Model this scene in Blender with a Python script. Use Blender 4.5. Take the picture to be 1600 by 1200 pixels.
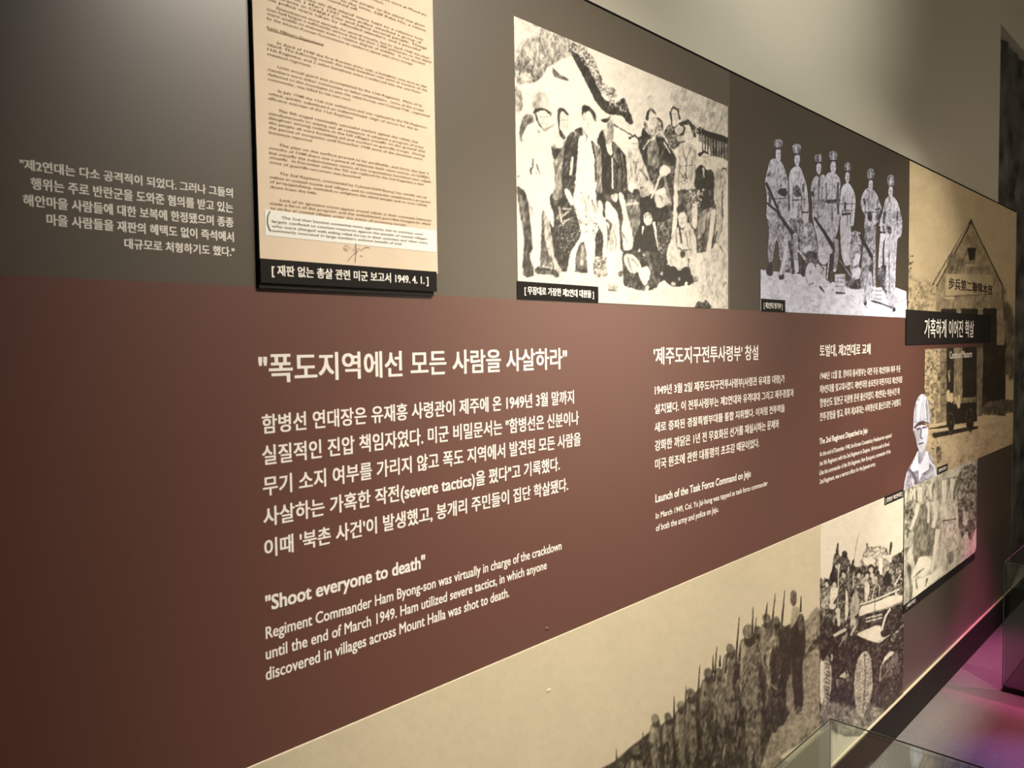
import bpy, bmesh, math, random
import numpy as np
from mathutils import Vector, Matrix

# ------------------------------------------------------------------ clearing
for o in list(bpy.data.objects):
    bpy.data.objects.remove(o, do_unlink=True)
S = bpy.context.scene
COL = S.collection

# ------------------------------------------------------------------ camera
EYE = 1.55                       # eye height, metres; the panel front is the plane y = 1
FPX, PITCH, ROLL, YAW = 1212.57, -0.0485022, -0.0147184, 0.7991886
FWD = np.array([math.sin(YAW) * math.cos(PITCH), math.cos(YAW) * math.cos(PITCH), math.sin(PITCH)])
_R = np.array([math.cos(YAW), -math.sin(YAW), 0.0])
_U = np.cross(_R, FWD)
RGT = math.cos(ROLL) * _R + math.sin(ROLL) * _U
UPV = -math.sin(ROLL) * _R + math.cos(ROLL) * _U
cam_d = bpy.data.cameras.new('camera')
cam = bpy.data.objects.new('camera', cam_d)
COL.objects.link(cam)
cam.matrix_world = Matrix(((RGT[0], UPV[0], -FWD[0], 0), (RGT[1], UPV[1], -FWD[1], 0),
                           (RGT[2], UPV[2], -FWD[2], EYE), (0, 0, 0, 1)))
cam_d.sensor_fit = 'HORIZONTAL'
cam_d.sensor_width = 36.0
cam_d.lens = FPX / 1600 * 36.0
cam_d.clip_start = 0.02
cam_d.dof.use_dof = True
cam_d.dof.focus_distance = 2.9
cam_d.dof.aperture_fstop = 14.0
S.camera = cam

# ------------------------------------------------------------------ world, lamps, exposure
S.view_settings.view_transform = 'Standard'
S.view_settings.look = 'None'
S.view_settings.gamma = 1.0
S.view_settings.use_curve_mapping = False
S.view_settings.exposure = 0.22
W = bpy.data.worlds.new('world')
S.world = W
W.use_nodes = True
W.node_tree.nodes['Background'].inputs[0].default_value = (1.0, 0.85, 0.66, 1)
W.node_tree.nodes['Background'].inputs[1].default_value = 0.01


def spot(name, loc, aim, power, size, blend, col=(1, 0.905, 0.775), rad=0.014):
    d = bpy.data.lights.new(name, 'SPOT')
    d.energy = power
    d.spot_size = math.radians(size)
    d.spot_blend = blend
    d.color = col
    d.shadow_soft_size = rad
    o = bpy.data.objects.new(name, d)
    o.location = loc
    o.rotation_euler = (Vector(aim) - Vector(loc)).to_track_quat('-Z', 'Y').to_euler()
    COL.objects.link(o)
    return o


# ceiling track lights over the wall
for loc, aim, size, power in (((1.4, -0.3, 2.95), (1.4, 1, 0.5), 90, 122), ((3.0, -0.3, 2.95), (3.0, 1, 0.5), 90, 88),
                              ((1.0, 0.0, 2.95), (1.0, 1, 1.3), 60, 28), ((3.7, -0.3, 2.95), (3.7, 1, 1.4), 70, 12),
                              ((3.0, -0.3, 2.95), (3.0, 1, 0.2), 60, 255), ((1.4, -0.3, 2.95), (1.4, 1, 0.2), 60, 175),
                              ((1.0, -0.3, 2.95), (1.0, 1, 1.7), 60, 92), ((3.4, -0.3, 2.95), (3.4, 1, 1.5), 52, 72), ((3.15, -0.3, 2.95), (3.22, 1.0, 0.0), 26, 260)):  # the last spot is added to brighten the floor strip by the wall
    spot('track_spot', loc, aim, power, size, 1.0)
spot('track_spot', (2.0, -0.45, 2.75), (2.2, 1.05, 2.95), 82, 85, 1.0, (1, 0.95, 0.84))
# added spots that brighten the unseen pale wall opposite
for ux in (3.8, 4.9, 5.9):
    spot('track_spot', (ux, -0.9, 3.1), (ux, -1.9, 1.5), 190, 95, 0.9)
# coloured stage lights over the floor
spot('stage_light', (4.3, -0.1, 2.45), (4.25, 0.70, 0.0), 760, 29, 1.0, (1.0, 0.10, 0.46))
spot('stage_light', (3.3, -0.3, 2.45), (3.2, 0.52, 0.0), 260, 17, 1.0, (0.42, 0.18, 0.9))
spot('stage_light', (3.8, -0.5, 2.45), (3.6, 0.45, 0.0), 230, 24, 1.0, (1.0, 0.04, 0.2))


# ------------------------------------------------------------------ helpers
def ray(x, y):
    return FWD * FPX + RGT * (x - 800.0) + UPV * (600.0 - y)


def at(x, y, Y=1.0):
    """point of the vertical plane y=Y seen along the survey direction (x, y): (u, z)"""
    d = ray(x, y)
    k = Y / d[1]
    return d[0] * k, EYE + d[2] * k


def onfloor(x, y, z=0.0):
    d = ray(x, y)
    k = (z - EYE) / d[2]
    return d[0] * k, d[1] * k


def survey(u, z, Y=1.0):
    """inverse of at(), for arrays"""
    P0, P1, P2 = u, Y, z - EYE
    w = P0 * FWD[0] + P1 * FWD[1] + P2 * FWD[2]
    return (800 + FPX * (P0 * RGT[0] + P1 * RGT[1] + P2 * RGT[2]) / w,
            600 - FPX * (P0 * UPV[0] + P1 * UPV[1] + P2 * UPV[2]) / w)


def lin(r, g, b):
    return tuple((c / 12.92 if c <= 0.04045 else ((c + 0.055) / 1.055) ** 2.4) for c in (r / 255, g / 255, b / 255))


def mat(name, col, rough=0.6, spec=0.5, metal=0.0, noise=0.0, nscale=60.0, bump=0.0, coat=0.0):
    m = bpy.data.materials.new(name)
    m.use_nodes = True
    nt = m.node_tree
    b = nt.nodes['Principled BSDF']
    b.inputs['Roughness'].default_value = rough
    b.inputs['Specular IOR Level'].default_value = spec
    b.inputs['Metallic'].default_value = metal
    b.inputs['Base Color'].default_value = (*col, 1)
    b.inputs['Coat Weight'].default_value = coat
    b.inputs['Coat Roughness'].default_value = 0.3
    b.inputs['Coat IOR'].default_value = 1.6
    if noise or bump:
        tc = nt.nodes.new('ShaderNodeTexCoord')
        n = nt.nodes.new('ShaderNodeTexNoise')
        n.inputs['Scale'].default_value = nscale
        n.inputs['Detail'].default_value = 6
        nt.links.new(tc.outputs['Object'], n.inputs['Vector'])
        if noise:
            r = nt.nodes.new('ShaderNodeValToRGB')
            r.color_ramp.elements[0].position = 0.3
            r.color_ramp.elements[1].position = 0.7
            r.color_ramp.elements[0].color = (*[c * (1 - noise) for c in col], 1)
            r.color_ramp.elements[1].color = (*[min(1, c * (1 + noise)) for c in col], 1)
            nt.links.new(n.outputs['Fac'], r.inputs['Fac'])
            nt.links.new(r.outputs['Color'], b.inputs['Base Color'])
        if bump:
            bp = nt.nodes.new('ShaderNodeBump')
            bp.inputs['Strength'].default_value = bump
            bp.inputs['Distance'].default_value = 0.01
            nt.links.new(n.outputs['Fac'], bp.inputs['Height'])
            nt.links.new(bp.outputs['Normal'], b.inputs['Normal'])
    return m


def print_mat(name, rough=0.45, spec=0.4, coat=0.0):
    m = bpy.data.materials.new(name)
    m.use_nodes = True
    nt = m.node_tree
    b = nt.nodes['Principled BSDF']
    a = nt.nodes.new('ShaderNodeVertexColor')
    a.layer_name = 'ink'
    nt.links.new(a.outputs['Color'], b.inputs['Base Color'])
    b.inputs['Roughness'].default_value = rough
    b.inputs['Specular IOR Level'].default_value = spec
    b.inputs['Coat Weight'].default_value = coat
    b.inputs['Coat Roughness'].default_value = 0.3
    b.inputs['Coat IOR'].default_value = 1.6
    return m


def link(name, me, parent=None, m=None):
    o = bpy.data.objects.new(name, me)
    COL.objects.link(o)
    if parent is not None:
        o.parent = parent
        o.matrix_parent_inverse = Matrix.Translation(-Vector(parent.location))
    if m is not None:
        me.materials.append(m)
    return o


def tag(o, label, cat, group=None):
    o['label'] = label
    o['category'] = cat
    if group:
        o['group'] = group
    return o


def thing(name, loc, label, cat, group=None):
    o = bpy.data.objects.new(name, None)
    o.empty_display_size = 0.05
    o.location = loc
    COL.objects.link(o)
    return tag(o, label, cat, group)


def box(name, a, b, m, parent=None, bevel=0.0):
    bm = bmesh.new()
    bmesh.ops.create_cube(bm, size=1)
    for v in bm.verts:
        v.co = Vector([(a[i] + b[i]) / 2 + v.co[i] * (b[i] - a[i]) for i in range(3)])
    if bevel:
        bmesh.ops.bevel(bm, geom=list(bm.edges), offset=bevel, segments=2, affect='EDGES')
    me = bpy.data.meshes.new(name)
    bm.to_mesh(me)
    bm.free()
    return link(name, me, parent, m)


def structure(o):
    o['kind'] = 'structure'
    return o


def plate(name, pts, y0, y1, m, parent=None):
    """flat plate with outline pts [(u, z)] between the planes y0 (front) and y1"""
    n = len(pts)
    vs = [(u, y0, z) for u, z in pts] + [(u, y1, z) for u, z in pts]
    fs = [tuple(range(n)), tuple(range(2 * n - 1, n - 1, -1))]
    fs += [(i, i + n, (i + 1) % n + n, (i + 1) % n) for i in range(n)]
    me = bpy.data.meshes.new(name)
    me.from_pydata(vs, [], fs)
    bm = bmesh.new()
    bm.from_mesh(me)
    bmesh.ops.recalc_face_normals(bm, faces=bm.faces)
    bm.to_mesh(me)
    bm.free()
    return link(name, me, parent, m)


def rect(name, u0, u1, z0, z1, y0, y1, m, parent=None):
    return plate(name, [(u0, z0), (u1, z0), (u1, z1), (u0, z1)], y0, y1, m, parent)


_tc = {}


def glyphs(body, off):
    k = (body, off)
    if k in _tc:
        return _tc[k]
    c = bpy.data.curves.new('glyph', 'FONT')
    c.body = body
    c.size = 1.0
    c.offset = off
    c.resolution_u = 3
    o = bpy.data.objects.new('glyph', c)
    COL.objects.link(o)
    dg = bpy.context.evaluated_depsgraph_get()
    me = bpy.data.meshes.new_from_object(o.evaluated_get(dg))
    v = np.array([tuple(p.co)[:2] for p in me.vertices])
    f = [tuple(p.vertices) for p in me.polygons]
    bpy.data.objects.remove(o)
    bpy.data.curves.remove(c)
    bpy.data.meshes.remove(me)
    _tc[k] = (v, f)
    return v, f


REFM = {'K': (-0.066, 0.826), 'L': (0.0, 0.695)}


def lettering(name, lines, Y, m, parent, mode='K', off=0.012, label=None, bold=0.0):
    """one mesh of printed text; a line is (text, xl, xr, xref, ytop, ybottom[, mode])"""
    V, F = [], []
    for ln in lines:
        body, xl, xr, xref, yt, yb = ln[:6]
        md = ln[6] if len(ln) > 6 else mode
        # heavier faces by overprinting
        v, f = glyphs(body, 0.0)
        ym = (yt + yb) / 2
        zt = at(xref, yt, Y)[1]
        zb = at(xref, yb, Y)[1]
        zm = (zt + zb) / 2
        ul = uz(xl, zm, Y)
        ur = uz(xr, zm, Y)
        lo, hi = REFM[md]
        x0, x1 = v[:, 0].min(), v[:, 0].max()
        n = len(V)
        shifts = [(0, 0)]
        if off > 0.005:
            shifts = [(sx * off, sy * off * 0.5) for sx in (-1, -0.5, 0, 0.5, 1) for sy in (-1, 1)]
        for q, (sx, sy) in enumerate(shifts):
            n = len(V)
            for a, b in v:
                V.append((ul + (a + sx - x0) / (x1 - x0) * (ur - ul), Y + 0.00001 * q, zb + (b + sy - lo) / (hi - lo) * (zt - zb)))
            F += [tuple(i + n for i in p) for p in f]
    me = bpy.data.meshes.new(name)
    me.from_pydata(V, [], F)
    o = link(name, me, parent, m)
    if label:
        o['label'] = label
    return o


def uz(x, z, Y=1.0):
    """u on plane Y at height z for the survey column x"""
    k = (x - 800.0) / FPX
    # (P.R) = k (P.F)
    a = RGT[0] - k * FWD[0]
    return -((RGT[1] - k * FWD[1]) * Y + (RGT[2] - k * FWD[2]) * (z - EYE)) / a


# ------------------------------------------------------------------ halftone painter for the printed photographs
class Print:
    """tone map of a printed picture on the panel, cell by cell (0 = ink, 1 = paper)"""

    def __init__(self, u0, u1, z0, z1, du, dz, tone, seed=1, Y=0.9991, masked=False):
        self.u = np.linspace(u0, u1, max(2, int((u1 - u0) / du)))
        self.z = np.linspace(z0, z1, max(2, int((z1 - z0) / dz)))
        U, Z = np.meshgrid(self.u, self.z)
        self.Y = Y
        self.X, self.Yp = survey(U, Z, Y)
        self.T = np.full(U.shape, float(tone))
        self.A = np.zeros(U.shape) if masked else None
        self.rng = np.random.default_rng(seed)
        self.fr = (0, 0, 1)

    def frame(self, ox, oy, s):
        self.fr = (ox, oy, s)
        return self

    def _pts(self, pts):
        ox, oy, s = self.fr
        return np.array([(ox + p[0] / s, oy + p[1] / s) for p in pts], float)

    def noise(self, X, Y, sx, sy, octs=3):
        out = np.zeros(X.shape)
        amp, tot = 1.0, 0.0
        for k in range(octs):
            lat = self.rng.random((64, 64))
            x = X / sx * 2 ** k + self.rng.random() * 40
            y = Y / sy * 2 ** k + self.rng.random() * 40
            xi, yi = np.floor(x).astype(int), np.floor(y).astype(int)
            fx, fy = x - xi, y - yi
            fx = fx * fx * (3 - 2 * fx)
            fy = fy * fy * (3 - 2 * fy)
            a = lat[yi % 64, xi % 64] * (1 - fx) + lat[yi % 64, (xi + 1) % 64] * fx
            b = lat[(yi + 1) % 64, xi % 64] * (1 - fx) + lat[(yi + 1) % 64, (xi + 1) % 64] * fx
            out += amp * (a * (1 - fy) + b * fy)
            tot += amp
            amp *= 0.6
        return out / tot * 2 - 1

    def _win(self, pts, m):
        x0, y0 = pts.min(0) - m
        x1, y1 = pts.max(0) + m
        w = (self.X >= x0) & (self.X <= x1) & (self.Yp >= y0) & (self.Yp <= y1)
        r = np.where(w.any(1))[0]
        c = np.where(w.any(0))[0]
        if len(r) == 0 or len(c) == 0:
            return None
        return slice(r[0], r[-1] + 1), slice(c[0], c[-1] + 1)

    def _put(self, w, al, tone, noise, ns, an, mask=True):
        X, Y = self.X[w], self.Yp[w]
        t = np.full(X.shape, float(tone))
        if noise:
            t = t + noise * 1.6 * self.noise(X, Y, ns * 1.5 * an, ns * 1.5 / an)
        self.T[w] = self.T[w] * (1 - al) + np.clip(t, 0, 1) * al
        if self.A is not None and mask:
            self.A[w] = np.maximum(self.A[w], al)

    @staticmethod
    def _seg(X, Y, a, b):
        d = b - a
        L = max(1e-9, d @ d)
        t = np.clip(((X - a[0]) * d[0] + (Y - a[1]) * d[1]) / L, 0, 1)
        return np.hypot(X - a[0] - t * d[0], Y - a[1] - t * d[1]), t

    def poly(self, tone, pts, soft=0.7, noise=0.0, ns=4.0, an=1.0, curve=True, alpha=1.0, rough=0.0, mask=True):
        p = self._pts(pts)
        if curve and len(p) > 3:
            q = []
            n = len(p)
            for i in range(n):
                p0, p1, p2, p3 = p[i - 1], p[i], p[(i + 1) % n], p[(i + 2) % n]
                for t in (0, 0.34, 0.67):
                    q.append(0.5 * (2 * p1 + (p2 - p0) * t + (2 * p0 - 5 * p1 + 4 * p2 - p3) * t * t
                                    + (3 * p1 - p0 - 3 * p2 + p3) * t ** 3))
            p = np.array(q)
        w = self._win(p, soft * 2 + 1)
        if w is None:
            return self
        X, Y = self.X[w], self.Yp[w]
        dist = np.full(X.shape, 1e9)
        ins = np.zeros(X.shape, bool)
        for i in range(len(p)):
            a, b = p[i - 1], p[i]
            dist = np.minimum(dist, self._seg(X, Y, a, b)[0])
            if a[1] != b[1]:
                c = (a[1] > Y) != (b[1] > Y)
                ins ^= c & (X < (b[0] - a[0]) * (Y - a[1]) / (b[1] - a[1]) + a[0])
        sd = np.where(ins, dist, -dist)
        if rough:
            sd = sd + rough * self.noise(X, Y, 3, 3, 2)
        self._put(w, np.clip(0.5 + sd / (2 * soft), 0, 1) * alpha, tone, noise, ns, an, mask)
        return self

    def line(self, tone, pts, w0, w1=None, soft=0.5, noise=0.0, ns=2.0, alpha=1.0, mask=True):
        p = self._pts(pts)
        s = self.fr[2]
        w1 = w0 if w1 is None else w1
        w0, w1 = w0 / s / 2, w1 / s / 2
        w = self._win(p, max(w0, w1) + soft * 2 + 1)
        if w is None:
            return self
        X, Y = self.X[w], self.Yp[w]
        sd = np.full(X.shape, -1e9)
        n = len(p) - 1
        for i in range(n):
            d, t = self._seg(X, Y, p[i], p[i + 1])
            sd = np.maximum(sd, w0 + (w1 - w0) * (i + t) / n - d)
        self._put(w, np.clip(0.5 + sd / (2 * soft), 0, 1) * alpha, tone, noise, ns, 1.0, mask)
        return self

    def ell(self, tone, cx, cy, rx, ry, soft=0.7, noise=0.0, ns=3.0, alpha=1.0, mask=True):
        pts = [(cx + rx * math.cos(a), cy + ry * math.sin(a)) for a in np.linspace(0, 2 * math.pi, 20)[:-1]]
        return self.poly(tone, pts, soft, noise, ns, 1.0, False, alpha, 0.0, mask)

    def dots(self, tone, pts, n, r0, r1, alpha=0.9, jit=0.0, stretch=1.0):
        """scattered leaves or specks inside a polygon"""
        p = self._pts(pts)
        x0, y0 = p.min(0)
        x1, y1 = p.max(0)
        k = 0
        ox, oy, s = self.fr
        while k < n:
            x, y = self.rng.uniform(x0, x1), self.rng.uniform(y0, y1)
            ins = False
            for i in range(len(p)):
                a, b = p[i - 1], p[i]
                if (a[1] > y) != (b[1] > y) and x < (b[0] - a[0]) * (y - a[1]) / (b[1] - a[1]) + a[0]:
                    ins = not ins
            k += 1
            if not ins:
                continue
            r = self.rng.uniform(r0, r1)
            self.ell(np.clip(tone + self.rng.uniform(-jit, jit), 0, 1), (x - ox) * s, (y - oy) * s,
                     r * s, r * s * stretch * self.rng.uniform(0.6, 1.6), 0.5, alpha=alpha, mask=False)
        return self

    def fold(self, wob=1.2, fold=0.16, sx=2.6, sy=8.0, con=0.5, hi=0.86):
        """ragged emulsion edges, cloth folds and soft blotches of an enlarged old photograph"""
        dx = wob * (self.noise(self.X, self.Yp, 5, 5, 3) + 0.5 * self.noise(self.X, self.Yp, 1.6, 1.6, 1))
        dy = wob * (self.noise(self.X, self.Yp, 5, 5, 3) + 0.5 * self.noise(self.X, self.Yp, 1.6, 1.6, 1))
        nz, nu = self.T.shape
        ps = np.abs(np.gradient(self.X, axis=1)) + 1e-6
        pt = np.abs(np.gradient(self.Yp, axis=0)) + 1e-6
        jj, ii = np.meshgrid(np.arange(nu), np.arange(nz))
        x = np.clip(jj + dx / ps, 0, nu - 1.001)
        y = np.clip(ii - dy / pt, 0, nz - 1.001)
        x0, y0 = x.astype(int), y.astype(int)
        fx, fy = x - x0, y - y0
        T = self.T
        self.T = ((T[y0, x0] * (1 - fx) + T[y0, x0 + 1] * fx) * (1 - fy) + (T[y0 + 1, x0] * (1 - fx) + T[y0 + 1, x0 + 1] * fx) * fy)
        w = np.clip((hi - self.T) / 0.3, 0, 1) * np.clip(0.25 + self.T / 0.3, 0, 1)
        f = self.noise(self.X + 0.25 * self.Yp, self.Yp, sx, sy, 3)
        k = self.noise(self.X, self.Yp, sx * 4, sx * 4, 2)
        self.T = self.T + w * fold * (2.0 * f + 0.8 * k)
        # a slightly steeper tone curve
        t = np.clip(self.T, 0, 1)
        self.T = t * (1 - con) + con * (t * t * (3 - 2 * t))
        return self

    def grain(self, g1=0.05, s1=1.6, g2=0.04, s2=9):
        self.T += g1 * self.noise(self.X, self.Yp, s1, s1, 2) + g2 * self.noise(self.X, self.Yp, s2, s2, 2)
        return self

    def build(self, name, dark, light, m, parent, Yb=0.9996, mid=None, depth=True):
        T = np.clip(self.T, 0, 1)[..., None] ** 2.0
        d, l = np.array(dark), np.array(light)
        if mid is None:
            C = d + (l - d) * T
        else:
            md = np.array(mid)
            s = np.clip(self.T, 0, 1)[..., None]
            C = np.where(s < 0.5, d + (md - d) * (s * 2) ** 1.6, md + (l - md) * ((s - 0.5) * 2) ** 1.2)
        nz, nu = self.T.shape
        U, Z = np.meshgrid(self.u, self.z)
        co = np.stack([U, np.full(U.shape, self.Y), Z], -1).reshape(-1, 3)
        idx = np.arange(nz * nu).reshape(nz, nu)
        q = np.stack([idx[:-1, :-1], idx[:-1, 1:], idx[1:, 1:], idx[1:, :-1]], -1).reshape(-1, 4)
        C = C.reshape(-1, 3)
        if self.A is not None:
            keep = (self.A > 0.5)
            kq = (keep[:-1, :-1] & keep[:-1, 1:] & keep[1:, 1:] & keep[1:, :-1]).reshape(-1)
            q = q[kq]
            use = np.zeros(nz * nu, bool)
            use[q.reshape(-1)] = True
            new = np.cumsum(use) - 1
            co, C, q = co[use], C[use], new[q]
        elif depth:
            # the sheet's own edge, back to the panel
            ring = np.concatenate([idx[0, :], idx[1:, -1], idx[-1, -2::-1], idx[-2:0:-1, 0]])
            b = co[ring].copy()
            b[:, 1] = Yb
            n0 = len(co)
            k = len(ring)
            i = np.arange(k)
            sk = np.stack([ring[i], n0 + i, n0 + (i + 1) % k, ring[(i + 1) % k]], -1)
            co = np.concatenate([co, b])
            C = np.concatenate([C, C[ring]])
            q = np.concatenate([q, sk])
        me = bpy.data.meshes.new(name)
        me.vertices.add(len(co))
        me.vertices.foreach_set('co', co.astype(np.float32).ravel())
        me.loops.add(q.size)
        me.loops.foreach_set('vertex_index', q.astype(np.int32).ravel())
        me.polygons.add(len(q))
        me.polygons.foreach_set('loop_start', np.arange(0, q.size, 4, dtype=np.int32))
        me.update(calc_edges=True)
        at_ = me.color_attributes.new('ink', 'FLOAT_COLOR', 'POINT')
        rgba = np.ones((len(co), 4), np.float32)
        rgba[:, :3] = C
        at_.data.foreach_set('color', rgba.ravel())
        return link(name, me, parent, m)

# ------------------------------------------------------------------ materials
M_grey = mat('printed_grey', lin(90, 82, 70), 0.42, 0.5, noise=0.03, nscale=160, coat=1.0)
M_grey2 = mat('printed_deep_grey', lin(74, 65, 54), 0.42, 0.5, noise=0.03, nscale=160, coat=0.7)
M_brown = mat('printed_brown', lin(104, 68, 58), 0.42, 0.5, noise=0.03, nscale=160, coat=1.0)
M_dark = mat('printed_dark_grey', lin(80, 72, 61), 0.45, 0.4, noise=0.04, nscale=120, coat=1.0)
M_white = mat('white_ink', (0.86, 0.82, 0.74), 0.5, 0.3)
M_ink = mat('typewriter_ink', lin(118, 96, 70), 0.7, 0.2)
M_black = mat('black_board', (0.012, 0.011, 0.010), 0.45, 0.4)
M_label = mat('black_label', (0.016, 0.014, 0.012), 0.5, 0.15)
M_paper = mat('document_paper', lin(224, 205, 180), 0.5, 0.2, noise=0.03, nscale=30)
M_bright = mat('highlighted_paper', (0.84, 0.85, 0.78), 0.4, 0.4)
M_board = mat('panel_board', lin(70, 60, 50), 0.6)
M_gap = mat('gap_shade_black', (0.004, 0.004, 0.004), 0.9, 0.1)
M_upper = mat('painted_wall', lin(186, 182, 166), 0.75, 0.3, noise=0.02, nscale=90, bump=0.04)
M_rock = mat('dark_mural', lin(74, 74, 70), 0.6, 0.4, noise=0.95, nscale=7, bump=0.6)
M_floor = mat('grey_floor', lin(108, 104, 102), 0.55, 0.25, noise=0.08, nscale=40)
M_kerb = mat('cream_cap', (0.68, 0.58, 0.40), 0.5)
M_plinth = mat('dark_plinth', lin(30, 26, 24), 0.6, 0.2)
M_gold = mat('brass_strip', (0.90, 0.74, 0.52), 0.4, 0.5, metal=0.2)
M_pale = mat('sheen_wall_paint', (0.80, 0.75, 0.66), 0.8)
M_room = mat('dark_room_paint', lin(58, 52, 46), 0.8, 0.3, noise=0.05, nscale=20)
M_print = print_mat('photo_ink', 0.45, 0.4, 0.35)
M_matte = print_mat('photo_ink_matte', 0.5, 0.3, 0.25)

glass = bpy.data.materials.new('case_glass')
glass.use_nodes = True
gt = glass.node_tree
gt.nodes.remove(gt.nodes['Principled BSDF'])
g_tr = gt.nodes.new('ShaderNodeBsdfTransparent')
g_tr.inputs['Color'].default_value = (0.95, 0.98, 0.96, 1)
g_gl = gt.nodes.new('ShaderNodeBsdfGlossy')
g_gl.inputs['Roughness'].default_value = 0.01
g_lw = gt.nodes.new('ShaderNodeLayerWeight')
g_lw.inputs['Blend'].default_value = 0.5
g_pw = gt.nodes.new('ShaderNodeMath')
g_pw.operation = 'POWER'
g_pw.inputs[1].default_value = 4.0
gt.links.new(g_lw.outputs['Facing'], g_pw.inputs[0])
g_fr = gt.nodes.new('ShaderNodeMath')
g_fr.operation = 'MULTIPLY_ADD'
g_fr.inputs[1].default_value = 0.9
g_fr.inputs[2].default_value = 0.04
gt.links.new(g_pw.outputs[0], g_fr.inputs[0])
g_mx = gt.nodes.new('ShaderNodeMixShader')
gt.links.new(g_fr.outputs[0], g_mx.inputs[0])
gt.links.new(g_tr.outputs[0], g_mx.inputs[1])
gt.links.new(g_gl.outputs[0], g_mx.inputs[2])
gt.links.new(g_mx.outputs[0], gt.nodes['Material Output'].inputs['Surface'])
M_edge = mat('glass_edge', lin(58, 64, 56), 0.25, 0.6)

# ------------------------------------------------------------------ levels on the panel
ZT = EYE + 0.6915            # top of the panel
ZM = EYE + 0.0872            # grey above, brown below
ZL = EYE - 0.5775            # brown above, long photograph below
ZB = EYE - 1.395             # bottom of the panel
UL, UR = -0.7, at(1588, 335)[0]
UJ0, UJ1 = 2.416, 3.218      # truck photograph
UG0 = 3.232                  # building photograph, left side
UB0 = at(1444.5, 560)[0]     # building photograph below the title
ZR = at(1527, 716.8)[1]      # lower edge of the building photograph
PF = 1.0

# ------------------------------------------------------------------ the room
structure(box('floor', (-3, -2.0, -0.05), (10, 3.2, 0), M_floor))
structure(box('ceiling', (-3, -2.0, 4.2), (10, 3.2, 4.25), M_room))
UWE = at(1561.5, 300, 1.04)[0]
structure(box('wall_back', (-2.0, 1.045, 0), (UWE, 1.2, 4.2), M_upper))
structure(box('wall_front', (-3, -2.1, 0), (10, -2.0, 4.2), M_room))
structure(box('wall_left', (-3.1, -2.0, 0), (-3, 3.2, 4.2), M_room))
structure(box('wall_right', (10, -2.0, 0), (10.1, 3.2, 4.2), M_room))
mz = at(1575, 62, 1.07)[1]
structure(box('wall_upper', (UWE, 1.045, mz), (10, 1.2, 4.2), M_upper))
structure(box('wall_rear', (UWE + 0.001, 1.6, 0), (10, 1.7, 4.2), M_room))
structure(box('baseboard_back', (UL, 1.002, 0), (UR, 1.044, ZB - 0.008), M_plinth))
structure(box('added_baffle', (-0.5, -0.345, 2.59), (5.5, -0.165, 2.60), M_plinth))  # unseen baffle added to keep the wall spots off the outer floor
structure(box('trim_1', (UL, 0.996, ZB - 0.008), (UR, 1.03, ZB), M_gold))
structure(box('gap_shade', (UL, 1.004, ZT), (UR, 1.0448, ZT + 0.008), M_gap))  # black strip drawing the shade in the gap above the panel

# dark mural further along the wall
mur = thing('mural_panel', (6.0, 1.09, 0), 'dark mottled rock-textured panel at the far right, beyond the printed wall', 'mural')
mz = at(1575, 62, 1.07)[1]
def relief(name, ua, ub, za, zb_, Y, m, parent, nu_=80, nz_=60):
    bm = bmesh.new()
    gr = [[bm.verts.new((ua + (ub - ua) * i / nu_, Y + 0.012 * math.sin(i * 1.7 + 3 * math.sin(j * 0.9)) * math.sin(j * 1.3 + i * 0.4),
                         za + (zb_ - za) * j / nz_)) for i in range(nu_ + 1)] for j in range(nz_ + 1)]
    for j in range(nz_):
        for i in range(nu_):
            bm.faces.new((gr[j][i], gr[j][i + 1], gr[j + 1][i + 1], gr[j + 1][i]))
    me = bpy.data.meshes.new(name)
    bm.to_mesh(me)
    bm.free()
    for p in me.polygons:
        p.use_smooth = True
    return link(name, me, parent, m)


relief('rock_relief', UWE + 0.012, 8.4, 0.02, mz - 0.02, 1.075, M_rock, mur)
box('backing', (UR + 0.03, 1.09, 0.02), (8.4, 1.2, mz - 0.02), M_room, mur)

# unseen pale wall behind the viewer, added to lay a sheen on the panel
pw = thing('added_sheen_wall', (4.6, -1.95, 0), 'unseen pale wall added across the aisle to give the printed panel its sheen', 'added wall')
box('board', (3.2, -1.98, 0.25), (6.35, -1.9, 3.15), M_pale, pw)
box('plinth', (3.2, -1.98, 0.0), (6.35, -1.9, 0.25), M_plinth, pw)

# ------------------------------------------------------------------ the printed wall panel
panel = thing('exhibition_panel', (2.0, 1.02, 0), 'long brown and grey printed wall panel carrying the white Korean and English text', 'wall panel')
box('backing_board', (UL, 1.004, ZB), (UR, 1.044, ZT), M_board, panel)
US = at(1140.5, 130)[0]
rect('grey_field', UL, US - 0.0006, ZM, ZT, PF, 1.004, M_grey, panel)['label'] = 'warm grey printed upper band'
rect('grey_field', US, UG0, ZM, ZT, PF, 1.004, M_grey2, panel)['label'] = 'darker grey upper sheet behind the cut-out photo'
zbs = at(1444, 545)[1]
ust = at(1536, 545)[0]
plate('brown_field', [(UL, ZL), (UG0 - 0.016, ZL), (UG0 - 0.016, ZR), (UB0, ZR), (UB0, zbs), (ust, zbs), (ust, ZM), (UL, ZM)],
      PF, 1.004, M_brown, panel)['label'] = 'reddish brown printed text field'
plate('dark_field', [(UJ1, ZB), (UR, ZB), (UR, ZR), (UJ1, ZR)], PF, 1.004, M_dark, panel)['label'] = 'plain dark grey lower right field'
rect('edge_strip', UR, UR + 0.012, ZB, ZT, 1.0, 1.044, mat('edge_metal', lin(150, 140, 128), 0.4, 0.5, metal=0.3), panel)

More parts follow.
